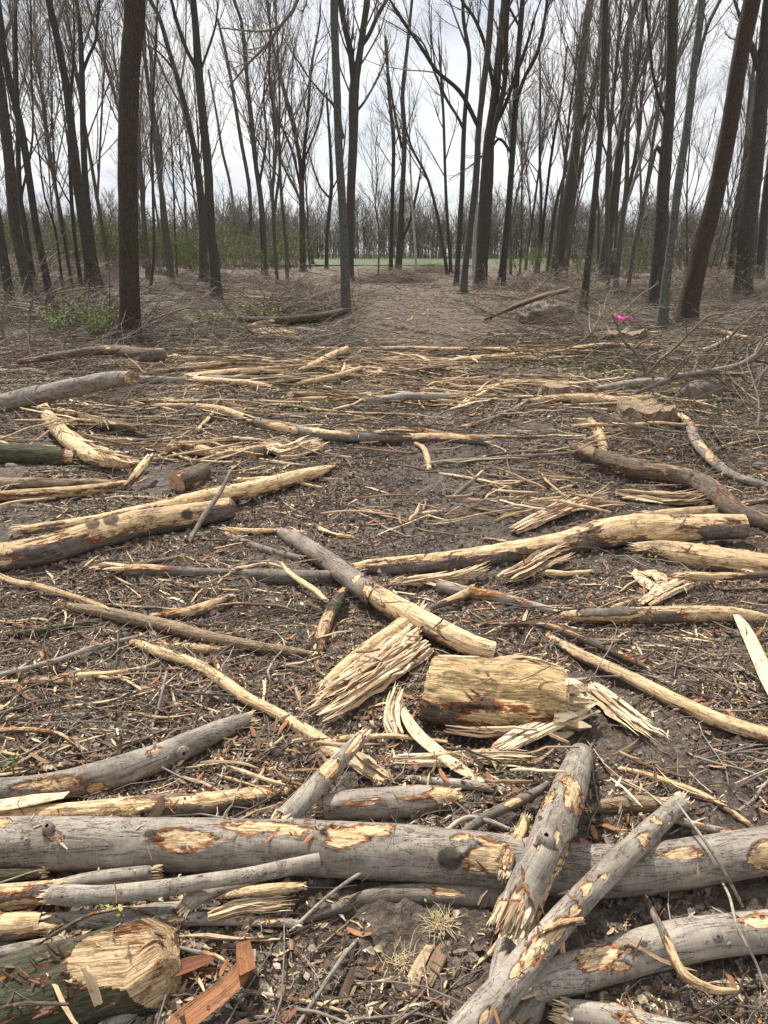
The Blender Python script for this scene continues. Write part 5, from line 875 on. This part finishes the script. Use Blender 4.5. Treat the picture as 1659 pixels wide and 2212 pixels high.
for x, y, h in [(120,735,.7),(160,745,.8),(195,742,.7),(215,720,.9),(240,735,.6)]: leafy(f'{"taller" if h > .75 else "low"} loose yellow-green brush left of the shaggy tree foot', x, y, h, 420, .028, 'leafy_plant', 'plant', 'yellow-green brush by the shaggy tree', 7, .5)
leafy('young sapling in yellow-green leaf around the smooth slim trunk', 1262, 690, 1.5, 420, .022, 'sapling', 'sapling', 'leafing saplings', 6, .3); leafy('young sapling in yellow-green leaf at the right edge of the wood', 1590, 660, 1.6, 300, .025, 'sapling', 'sapling', 'leafing saplings', 5, .35); leafy('sprig with yellow-green leaves at the far left edge', 20, 690, 1.3, 200, .03, 'sapling', 'sapling', 'leafing saplings', 4, .3)
# moss and herb cover, uncountable, off the trail beyond eight metres
n = 60000; yy = rng.uniform(7.5, 34, n); xx = rng.uniform(-.62, .62, n)*yy; m = (fbm(np.stack([xx*.55, yy*.35, 0*xx], -1), 3) > .12-.12*(xx/yy > .12)) & (np.abs(xx-.2-.045*np.minimum(yy, 22)) > .8+.03*yy); xx, yy = xx[m], yy[m]; n = len(xx); c = np.stack([xx, yy, terr(xx, yy)+rng.uniform(.01, .09, n)], 1)
V, Fs, at = buds([(np.stack([c, c], 1), 0, 0)], 1, .024); tag(put('ground_cover', mesh('ground_cover', V, Fs, M['green'], at, False)), 'patchy green herbs and moss among the brush', 'ground cover', kind='stuff')
# ------------------------------------------------------------ resting heights
gv, gq = GROUND; m = (gv[:, 1] > .4) & (gv[:, 1] < 13) & (np.abs(gv[:, 0]) < 9); km = m[gq].all(1); ids = np.unique(gq[km]); mp_ = np.full(len(gv), -1); mp_[ids] = np.arange(len(ids)); vs = [gv[ids]]; fs = [mp_[gq[km]]]; n = len(ids)
gtree = BVHTree.FromPolygons(gv[ids].tolist(), mp_[gq[km]].tolist())
for v, f in HERO: vs.append(v); fs.append(f+n); n += len(v)
tree_ = BVHTree.FromPolygons(np.concatenate(vs).tolist(), np.concatenate(fs).tolist())
DN = Vector((0, 0, -1))
def hz(x, y, t=tree_):
    h = t.ray_cast(Vector((x, y, 1.2)), DN)[0]
    return h.z if h is not None else float(terr(x, y))
def rest(st, vec, r, maxtilt=.35):
    """raise straight items (start, vector) so they lie on what is under them"""
    o = st.copy(); v = vec.copy(); ok = np.ones(len(st), bool)
    for i in range(len(st)):
        hs = [hz(st[i, 0]+vec[i, 0]*t, st[i, 1]+vec[i, 1]*t) for t in (.04, .5, .96)]; L = math.hypot(vec[i, 0], vec[i, 1]); a, m_, b = hs; gh = hz(st[i, 0]+vec[i, 0]*.5, st[i, 1]+vec[i, 1]*.5, gtree); ok[i] = max(hs)-gh < .022+.006*st[i, 1] or rnd.random() < (.05 if st[i, 1] > 2.6 else .012); lim = maxtilt*L
        if b-a > lim: a = b-lim
        if a-b > lim: b = a-lim
        up_ = max(0, m_-(a+b)/2); o[i, 2] = a+up_+r[i]; v[i, 2] = b-a
    return o, v, ok
def scatter(n, y0, y1, pw=1.6, trail=.75, lit=0., xm=.60):
    u = rng.random(n*3); e = 2-pw; yy = (y0**e+u*(y1**e-y0**e))**(1/e) if abs(e) > .01 else y0*(y1/y0)**u; xx = rng.uniform(-xm, xm, n*3)*(yy+.35)
    tr_ = np.exp(-((xx-.2-.045*np.minimum(yy, 22))/(.55+.055*yy))**2); mud = np.where(((yy > 3.6) & (yy < 6.6)) | (yy > 12.5), 1.3, .15 if trail < .9 else .6); keep = rng.random(n*3) < 1-trail*tr_*mud
    cl = fbm(np.stack([xx*1.3, yy*1.3, 0*xx], -1), 3); keep &= rng.random(n*3) < .66+1.6*cl
    return xx[keep][:n], yy[keep][:n]
def wherep(x, y):
    px, py, _ = proj(np.array([x, y, 0])); best = min(LAND, key=lambda q: (q[0]-x)**2+((q[1]-y)*.8)**2); dx, dy = x-best[0], y-best[1]
    rel = ('right of' if dx > 0 else 'left of') if abs(dx) > abs(dy)*1.2 else ('behind' if dy > 0 else 'in front of'); return rel, best[2]
COUNT = {}
def individuals(kind, cat, group, V, Fs_per, at, sizes, look, limit, mat, smooth=True, per=None):
    """V (B,k,3) vertex blocks; the largest in view become objects, the rest one object"""
    B = len(V); ctr = V.mean(1); px, py, dp = proj(ctr); inview = (px > -40) & (px < 1700) & (py > 0) & (py < 2260); sc = sizes/dp*F*inview
    order = np.argsort(-sc); top = order[:limit]; rest_ = order[limit:]
    for i in top:
        c = ctr[i]; rel, lm = wherep(c[0], c[1]); me = mesh(kind, V[i]-c, Fs_per, mat, {k: v[i] for k, v in at.items()}, smooth); o = put(kind, me, c)
        tag(o, ' '.join(f'{look(i)} {rel} {lm}'.split()[:16]), cat, group)
    if len(rest_):
        k = V.shape[1]; fs = [(f[None]+(np.arange(len(rest_))*k)[:, None, None]).reshape(-1, f.shape[1]) for f in Fs_per]
        tag(put('scattered_'+kind, mesh('scattered_'+kind, V[rest_].reshape(-1, 3), fs, mat, {k_: v[rest_].reshape(-1, *v.shape[2:]) for k_, v in at.items()}, smooth)), f'countless small {cat} pieces strewn over the mud', cat, kind='stuff')
def blocks(P, Ra, Rb, nseg, tint, roll=None, ref=None):
    V, Fs, at = tubes(P, Ra, Rb, nseg, tint=tint, roll=roll, ref=ref); B = len(P); k = len(V)//B; f1 = [f[:len(f)//B] if len(f) % B == 0 else f for f in Fs]
    fs = []
    for f in Fs: fs.append(f.reshape(B, -1, f.shape[1])[0])
    return V.reshape(B, k, 3), fs, {a: v.reshape(B, k, *v.shape[1:]) for a, v in at.items()}
def tone(t, names, cuts): return names[int(np.searchsorted(cuts, t))]
def lw(L, a, b): return 'short' if L < a else 'long' if L > b else ''
def lay(n, y0, y1, Lr, rr, npt, bend, pw=1.6, ang=.55, trail=.75, tilt=.35, pL=1.):
    xx, yy = scatter(n, y0, y1, pw, trail); n = len(xx); g = np.clip(yy/7, .55, 2.)**pL; L = rng.uniform(0, 1, n)**2.3*(Lr[1]-Lr[0])+Lr[0]; L = L*g; r = (rr[0]+(rr[1]-rr[0])*rng.random(n)**2)*g**.8*np.clip(L/(Lr[1]*g)*1.6, .5, 1)
    a = rng.normal(size=n)*ang; flip = rng.random(n) < .14; a = np.where(flip, rng.uniform(0, math.pi, n), a); vec = np.stack([np.cos(a), np.sin(a), 0*a], 1)*L[:, None]; st = np.stack([xx, yy, 0*xx], 1)-vec*.5; o, v, ok = rest(st, vec, r*.7, tilt); o, v, r, L = o[ok], v[ok], r[ok], L[ok]; n = len(o)
    t = np.linspace(0, 1, npt); P = o[:, None]+v[:, None]*t[None, :, None]; pn = nrm(np.cross(v, UP)); w1 = rng.normal(size=(n, 1))*bend; w2 = rng.normal(size=(n, 1))*bend*.6; off = (w1*np.sin(math.pi*t)+w2*np.sin(2*math.pi*t+1))*L[:, None]; P = P+pn[:, None]*off[..., None]+UP*(np.abs(rng.normal(size=(n, 1)))*bend*.4*L[:, None]*np.sin(math.pi*t))[..., None]
    P = P+rng.normal(size=P.shape)*(L*bend*.09)[:, None, None]; return P, r, L
# twigs
P, r, L = lay(19000, .95, 16, (.08, 1.0), (.0016, .0075), 8, .10, 1.45, .85); n = len(P); ti = rng.beta(1.3, 1.8, n)
bl = blocks(P, r[:, None]*np.linspace(1.1, .5, 8), None, 5, ti)
individuals('twig', 'twig', 'twigs strewn over the clearing', *bl, L*(r*60)**.5, lambda i: f"{lw(L[i], .45, .8)} {tone(ti[i], ['dark brown', 'grey-brown', 'grey', 'tan peeled'], [.35, .65, .86])} twig", 290, M['twig'])
# torn splinters
P, r, L = lay(7000, 1.0, 15, (.03, .55), (.003, .016), 5, .05, 1.45, .9); n = len(P); ti2 = rng.beta(1.2, 1.7, n); L2 = L
bl = blocks(P, r[:, None]*np.array([.25, .9, 1, .8, .12]), (r*rng.uniform(.15, .45, n))[:, None]*np.array([.4, 1, 1, .9, .2]), 4, ti2, roll=rng.uniform(-.4, .4, n)+.785)
individuals('wood_splinter', 'splinter', 'pale splinters strewn over the clearing', *bl, L*(r*60)**.5, lambda i: f"{lw(L2[i], .25, .5)} {tone(ti2[i], ['dirty brown', 'tan', 'pale'], [.35, .65])} torn splinter", 290, M['splinter'], False)
# bark flakes
P, r, L = lay(9500, 1.0, 12, (.012, .15), (.005, .018), 4, .08, 1.6, 1.2); n = len(P); ti3 = rng.choice([.1, .3, .5, .62, .75, .8], n)+rng.normal(size=n)*.06; L3 = L; P[:, :, 2] += (rng.random((n, 1))*.03*rng.choice([-1, 1], (n, 1))*np.linspace(-1, 1, 4)).clip(0)
bl = blocks(P, r[:, None]*np.array([.5, 1, .9, .45]), (r*.12)[:, None]*np.ones(4), 6, ti3, roll=rng.normal(size=n)*.4)
individuals('bark_flake', 'bark', 'loose bark flakes strewn over the clearing', *bl, L*(r*60)**.5, lambda i: f"{lw(L3[i], .08, .15)} {tone(ti3[i], ['dark brown', 'orange', 'light orange'], [.4, .7])} bark flake", 290, M['barkpiece'], False)
# chips
P, r, L = lay(32000, 1.0, 9, (.009, .085), (.004, .011), 3, .05, 1.7, 1.5, .8, .9); n = len(P); ti4 = rng.beta(1.1, 1.9, n)
bl = blocks(P, r[:, None]*np.array([.6, 1, .5]), (r*rng.uniform(.1, .35, n))[:, None]*np.ones(3), 4, ti4, roll=rng.uniform(-.5, .5, n)+.785)
individuals('wood_chip', 'wood chip', 'wood chips strewn over the clearing', *bl, L, lambda i: f"{tone(ti4[i], ['brown', 'tan', 'pale'], [.35, .65])} flat wood chip", 290, M['splinter'], False)
# dead leaves
xx, yy = scatter(64000, .9, 13, 1.5, .8); n = len(xx); c = np.array([[x, y, hz(x, y)+.004, hz(x, y, gtree)] for x, y in zip(xx, yy)]); ok = (c[:, 2]-c[:, 3] < .03) | (rng.random(n) < .01); c = c[ok, :3]; yy = yy[ok]; n = len(c); g = np.clip(yy/5, .7, 2)[:, None]
a = rng.normal(size=(n, 3))*np.array([1, 1, .35]); a = nrm(a)*(.004+.020*rng.random((n, 1))**1.7)*g; b = nrm(np.cross(a, UP+rng.normal(size=(n, 3))*.35))*np.linalg.norm(a, axis=1, keepdims=True)*rng.uniform(.4, .8, (n, 1)); cu = UP*rng.uniform(0, .95, (n, 1))*np.linalg.norm(b, axis=1, keepdims=True)
V = np.stack([c-a, c-a*.2+b+cu, c+a, c-a*.1-b+cu, c+a*.55+b*.8+cu*.8, c-a*.6-b*.75+cu*.5], 1).reshape(-1, 3); q = np.arange(n)[:, None]*6
tag(put('leaf_litter', mesh('leaf_litter', V, [q+[0, 1, 4], q+[0, 4, 2], q+[0, 2, 3], q+[0, 3, 5]], M['leaf'], {'wp': V, 'tint': np.repeat(rng.beta(1.4, 1.6, n), 6)}, False)), 'brown dead leaves and crumbs littering the mud', 'leaf litter', kind='stuff')
# clods
CU, CQ = blob(8, 6); xx, yy = scatter(19000, .9, 8, 1.6, .0); n = len(xx); rr = rng.uniform(.003, .015, n)*rng.random(n)**.5*np.clip(yy/3, .8, 1.6)+.002; c = np.array([[x, y, hz(x, y, gtree)] for x, y in zip(xx, yy)])
V = CU[None]*(1+.35*rng.normal(size=(n, len(CU), 1)))*rr[:, None, None]*rng.uniform(.6, 1.3, (n, 1, 3))+c[:, None]
tag(put('soil_clods', mesh('soil_clods', V.reshape(-1, 3), [(CQ[None]+(np.arange(n)*len(CU))[:, None, None]).reshape(-1, 4)], M['clod'], {}, False)), 'crumbled lumps of brown soil', 'soil', kind='stuff')
# broken branches of arm thickness in the middle distance, each with its torn ends
P, r, L = (np.concatenate(q) for q in zip(lay(150, 3.0, 15.5, (.35, 1.6), (.012, .055), 7, .06, 1.1, .28, .7, .2, .5), lay(170, 6.3, 15, (.4, 1.6), (.008, .026), 7, .06, 1., .4, .5, .25, .4), lay(95, 1.5, 4.2, (.22, .75), (.005, .015), 7, .05, 1.4, .6, .3, .2, .5)))
mats = ['peeled', 'peeled', 'peeled', 'brown', 'dark', 'weather', 'smooth']
for i in range(len(P)):
    mt = rnd.choice(mats); rows = np.concatenate([P[i], (r[i]*np.linspace(1.15, .6, 7))[:, None]], 1); seg = 10 if P[i, 0, 1] > 7 else 16
    V, Fs, at, s, idx, nv = body(rows, None, 44, seg, lump=.09, sc=(6, 20, 20)); w = at['wp']; at['peel'] = {'peeled': .35, 'brown': .05, 'dark': -.4, 'weather': .2, 'smooth': -.5}[mt]+1.1*fbm(w*np.array([4, 18, 18])+i, 3)+.3*nv[:, 2]
    c = np.array([*P[i, 3, :2], 0]); rel, lm = wherep(c[0], c[1]); rt = empty('broken_branch', c); tn = {'peeled': 'pale peeled', 'brown': 'flaking brown', 'dark': 'muddy dark', 'weather': 'weathered', 'smooth': 'smooth grey'}[mt]
    tag(rt, ' '.join(f"{lw(L[i], .7, 1.3)} {tn} branch {rel} {lm}".split()[:16]), 'branch', 'broken branches across the middle ground'); put('bark', mesh('bark', V-c, Fs, M[mt], at), parent=rt)
    for e in (0, -1):
        ax = s[e, :3]-s[1 if e == 0 else -2, :3]; v2, f2, a2 = shards(s[e, :3], ax, s[e, 3], 7, s[e, 3]*3, wid=.4, tb=(.3, .9)); put('broken_end', mesh('broken_end', v2-c, f2, M['splinter'], a2, False), parent=rt)
# split sticks: strewn and heaped, the largest as things of their own
P1_, r1_, L1_ = lay(420, 4.5, 15, (.25, .95), (.006, .017), 6, .05, 1.1, .6, .3, .25, .5); PP = [P1_]; RR = [r1_]; LL = [L1_]
for hx, hy, sx, sy, n in [(700,800,.8,.5,70),(640,830,.6,.4,30),(1060,850,1.1,.7,60),(1120,765,1.,.3,30),(180,960,.7,.5,50),(480,985,.6,.3,40),(900,790,1.,.6,60),(350,800,1.2,.5,50),(560,740,.9,.4,36),(1330,880,.8,.4,40),(1270,1050,.7,.3,30),(840,870,1.,.4,50),(300,900,.9,.4,40),(930,1120,.5,.2,30),(1200,1120,.5,.2,30),(560,655,1.6,.8,50),(780,1480,.2,.2,16),(1150,1600,.3,.15,20),(640,1690,.35,.12,16),(1300,1700,.3,.2,14)]:
    c, _ = gp(hx, hy); g_ = (c[1]/7)**.5; L = rng.uniform(.2, .95, n)*g_*min(1, sx*1.4); r = rng.uniform(.004, .015, n)*g_; a = rng.normal(size=n)*.6; vec = np.stack([np.cos(a), np.sin(a), 0*a], 1)*L[:, None]; st = c+rng.normal(size=(n, 3))*np.array([sx, sy, 0])*.6-vec*.5; o, v, ok = rest(st, vec, r, .3); o[:, 2] += rng.random(n)*.07*g_
    t = np.linspace(0, 1, 6); q = o[:, None]+v[:, None]*t[None, :, None]+rng.normal(size=(n, 6, 3))*(L*.008)[:, None, None]; q += nrm(np.cross(v, UP))[:, None]*(np.sin(math.pi*t)*(rng.normal(size=(n, 1))*.05*L[:, None]))[..., None]; ok |= rng.random(n) < .35; PP.append(q[ok]); RR.append(r[ok]); LL.append(L[ok])
P, r, L = np.concatenate(PP), np.concatenate(RR), np.concatenate(LL); n = len(P); ti5 = rng.beta(1.1, 1.9, n); L5 = L
bl = blocks(P, r[:, None]*np.array([.5, 1.1, .9, 1, .8, .3]), (r*rng.uniform(.5, .95, n))[:, None]*np.ones(6), 6, ti5, roll=rng.uniform(0, 1, n))
individuals('split_stick', 'split stick', 'split sticks strewn and heaped across the middle ground', *bl, L*(r*60)**.5, lambda i: f"{lw(L5[i], .4, .8)} {tone(ti5[i], ['dirty brown', 'tan', 'pale'], [.35, .65])} split stick", 290, M['splinter'], False)
# fallen boughs with their twigs: five built, the rest copied; a carpet of small brushwood
pb = []
for v in range(5):
    st = np.zeros((1, 3)); P0, R0 = grow(st, np.array([[1., .1, .12]]), np.array([2.2]), np.array([.022]), .35, .01, .08, 10); P1, R1 = sprout(P0, R0, 9, .15, .95, .6, .45, .55, .006, .04, .12, 7); P2, R2 = sprout(P1, R1, 5, .2, 1, .6, .5, .6, .004, .02, .15, 5); P3, R3 = sprout(P2, R2, 2, .3, 1, .5, .6, .7, .003, .02, .15, 4)
    for q in (P0, P1, P2, P3): q[..., 2] = np.abs(q[..., 2])*.55+.02
    pb.append((batch_mesh('limb', [(P0, R0, 8)], M['twig'], (.45, .8)), batch_mesh('twigs', [(P1, R1, 5), (P2, R2, 3), (P3, R3, 3)], M['twig'], (.25, .9))))
spots = []
for i in range(178):
    Yd = rnd.uniform(12, 31)*(1 if i % 3 else 1.1) if i < 160 else rnd.uniform(6, 9.5); xk = rnd.uniform(-.6, .6)
    if i >= 160: xk = rnd.choice([rnd.uniform(-.6, -.38), rnd.uniform(.35, .6)])
    x = xk*Yd
    if abs(x-.2-.045*min(Yd, 22)) < .9+.05*Yd and Yd < 28: continue
    l_, t_ = pb[i % 5]; rt = empty('fallen_bough', (x, Yd, float(terr(x, Yd)))); sc = rnd.uniform(.6, 1.25)*(1 if Yd > 9.5 else .6); rt.scale = (sc, sc, sc*rnd.uniform(.7, 1.3)); rt.rotation_euler = (rnd.uniform(-.08, .08), rnd.uniform(-.1, .05), rnd.choice([0, math.pi])+rnd.gauss(0, .5)); rel, lm = wherep(x, Yd)
    tag(rt, ' '.join(f"{'small' if sc < .75 else 'large' if sc > 1.05 else ''} bare twiggy bough {rel} {lm}".split()[:16]), 'bough', 'bare fallen boughs'); put('limb', l_, parent=rt); put('twigs', t_, parent=rt)
def carpet(n, y0, y1, Lr, rr, arch, xlo=-.64, xhi=.64, trail=1.):
    yy = y0*(y1/y0)**rng.random(n); xx = rng.uniform(xlo, xhi, n)*yy; tr_ = np.exp(-((xx-.2-.045*np.minimum(yy, 22))/(1.+.055*yy))**4)*(yy < 34); m = rng.random(n) > trail*tr_; xx, yy = xx[m], yy[m]; n = len(xx)
    a = rng.normal(size=n)*1.1+rng.choice([0, math.pi], n); d = np.stack([np.cos(a), np.sin(a), rng.uniform(-.05, .6, n)*arch], 1); st = np.stack([xx, yy, terr(xx, yy)+rng.uniform(.0, .12, n)*arch], 1); P, R = grow(st, d, rng.uniform(*Lr, n), rng.uniform(*rr, n), .4, -.09, .16, 7)
    P[..., 2] = np.maximum(P[..., 2], terr(P[..., 0], P[..., 1])+.01); return P, R
c1 = carpet(5200, 10.5, 34, (.5, 1.8), (.003, .008), 1.); c2 = carpet(800, 6.5, 13, (.35, 1.3), (.0025, .006), .9, -.64, -.30); c3 = carpet(600, 6, 13, (.35, 1.2), (.002, .005), .9, .36, .64); c4 = carpet(4200, 24, 80, (.8, 2.4), (.005, .011), 1.6)
tag(put('brushwood', batch_mesh('brushwood', [(*c1, 3), (*c2, 4), (*c3, 4), (*c4, 3)], M['twig'], (.02, .86))), 'grey-brown carpet of felled brush under the trees', 'brushwood', kind='stuff')
n = 3500; yy = 9*(40/9)**rng.random(n); xx = .2+.045*np.minimum(yy, 22)+rng.normal(size=n)*(.9+.06*yy); L = rng.uniform(.03, .22, n)*(yy/12)**.5; a = rng.uniform(0, 3.14, n); vec = np.stack([np.cos(a), np.sin(a), rng.uniform(-.2, .3, n)], 1)*L[:, None]; st = np.stack([xx, yy, terr(xx, yy)+.015], 1); Pz = st[:, None]+vec[:, None]*np.linspace(0, 1, 3)[None, :, None]
V, Fs, at = tubes(Pz, L[:, None]*np.array([.05, .12, .04]), L[:, None]*.05*np.ones(3), 4, tint=rng.beta(.5, 7, n)); tag(put('trail_debris', mesh('trail_debris', V, Fs, M['splinter'], at, False)), 'small broken bits pressed into the far trail', 'debris', kind='stuff')
for lb, x, y, sx, hh, n in [('domed grey brush pile at the end of the trail', 862, 610, 2.6, .8, 700), ('pale low brush pile just beyond the domed one', 925, 590, 2.2, .7, 350), ('flat pile of thin poles behind the lichen-spotted trunk', 690, 640, 2.2, .35, 220)]:
    p, _ = gp(x, y); st = rng.normal(size=(n, 3))*np.array([sx*.45, .6, 0]); st[:, 2] = rng.random(n)*hh*np.exp(-(st[:, 0]/sx)**2*2.5); a = rng.normal(size=n)*.35+rng.choice([0, math.pi], n); d = np.stack([np.cos(a), np.sin(a), rng.uniform(-.25, .2, n)], 1); Pq, Rq = grow(st, d, rng.uniform(.5, 1.8, n), rng.uniform(.004, .012, n), .4, -.03, .08, 5); Pq[..., 2] = np.abs(Pq[..., 2])
    r = empty('brush_pile', p); tag(r, lb, 'brush pile', 'brush piles'); x_ = put('branches', batch_mesh('branches', [(Pq, Rq, 3)], M['twig'], (.3, 1)), parent=r); x_['kind'] = 'stuff'

pg = []
for v in range(3):
    n = 170; st = rng.normal(size=(n, 3))*np.array([.75, .5, 0]); st[:, 2] = rng.random(n)*.5*np.exp(-(st[:, 0]/1.4)**2*2); a = rng.normal(size=n)*.9+rng.choice([0, math.pi], n); Pq, Rq = grow(st, np.stack([np.cos(a), np.sin(a), rng.uniform(-.2, .6, n)], 1), rng.uniform(.5, 1.7, n), rng.uniform(.004, .013, n), .35, -.05, .12, 6); Pq[..., 2] = np.abs(Pq[..., 2]); P2, R2 = sprout(Pq, Rq, 2, .3, 1, .6, .45, .6, .003, .03, .15, 4); pg.append(batch_mesh('branches', [(Pq, Rq, 4), (P2, R2, 3)], M['twig'], (.1, .95)))
for i in range(34):
    Yd = rnd.uniform(17, 46); x = rnd.uniform(-.58, .58)*Yd
    if abs(x-.2-.045*min(Yd, 22)) < 1.4+.06*Yd: continue
    rt = empty('brush_pile', (x, Yd, float(terr(x, Yd))-.03)); sc = rnd.uniform(.6, 1.3); rt.scale = (sc*1.2, sc, sc*rnd.uniform(.6, 1.2)); rt.rotation_euler.z = rnd.gauss(0, .4); rel, lm = wherep(x, Yd)
    tag(rt, f"{'low' if sc < .95 else 'tall'} heap of grey felled brush {beside(x, Yd)}", 'brush pile', 'brush piles'); x_ = put('branches', pg[i % 3], parent=rt); x_['kind'] = 'stuff'
# labels that repeat are told apart by side and by their order from the viewer
ORD = ['nearest', 'second nearest', 'third nearest', 'fourth nearest', 'fifth nearest', 'sixth nearest', 'seventh nearest', 'eighth nearest', 'ninth nearest', 'tenth nearest', 'eleventh nearest', 'twelfth nearest']
tops = [o for o in bpy.data.objects if o.parent is None and 'label' in o]
def same():
    by = {}
    for o in tops: by.setdefault(o['label'], []).append(o)
    return {l: v for l, v in by.items() if len(v) > 1}
for l, os_ in same().items():
    if len(os_) > 6:
        for o in os_: a = proj(np.array(o.location))[0]/1659; o['label'] = ('far-left' if a < .2 else 'left-side' if a < .4 else 'mid-frame' if a < .6 else 'right-side' if a < .8 else 'far-right')+' '+l
for l, os_ in same().items():
    os_.sort(key=lambda o: o.location.x**2+o.location.y**2)
    for i, o in enumerate(os_):
        if i < 12: o['label'] = ORD[i]+' '+l
for o in tops:
    w_ = o['label'].split()
    if len(w_) > 16: w_ = [q for q in w_ if q not in ('the', 'flat', 'torn')][:16]; o['label'] = ' '.join(w_)
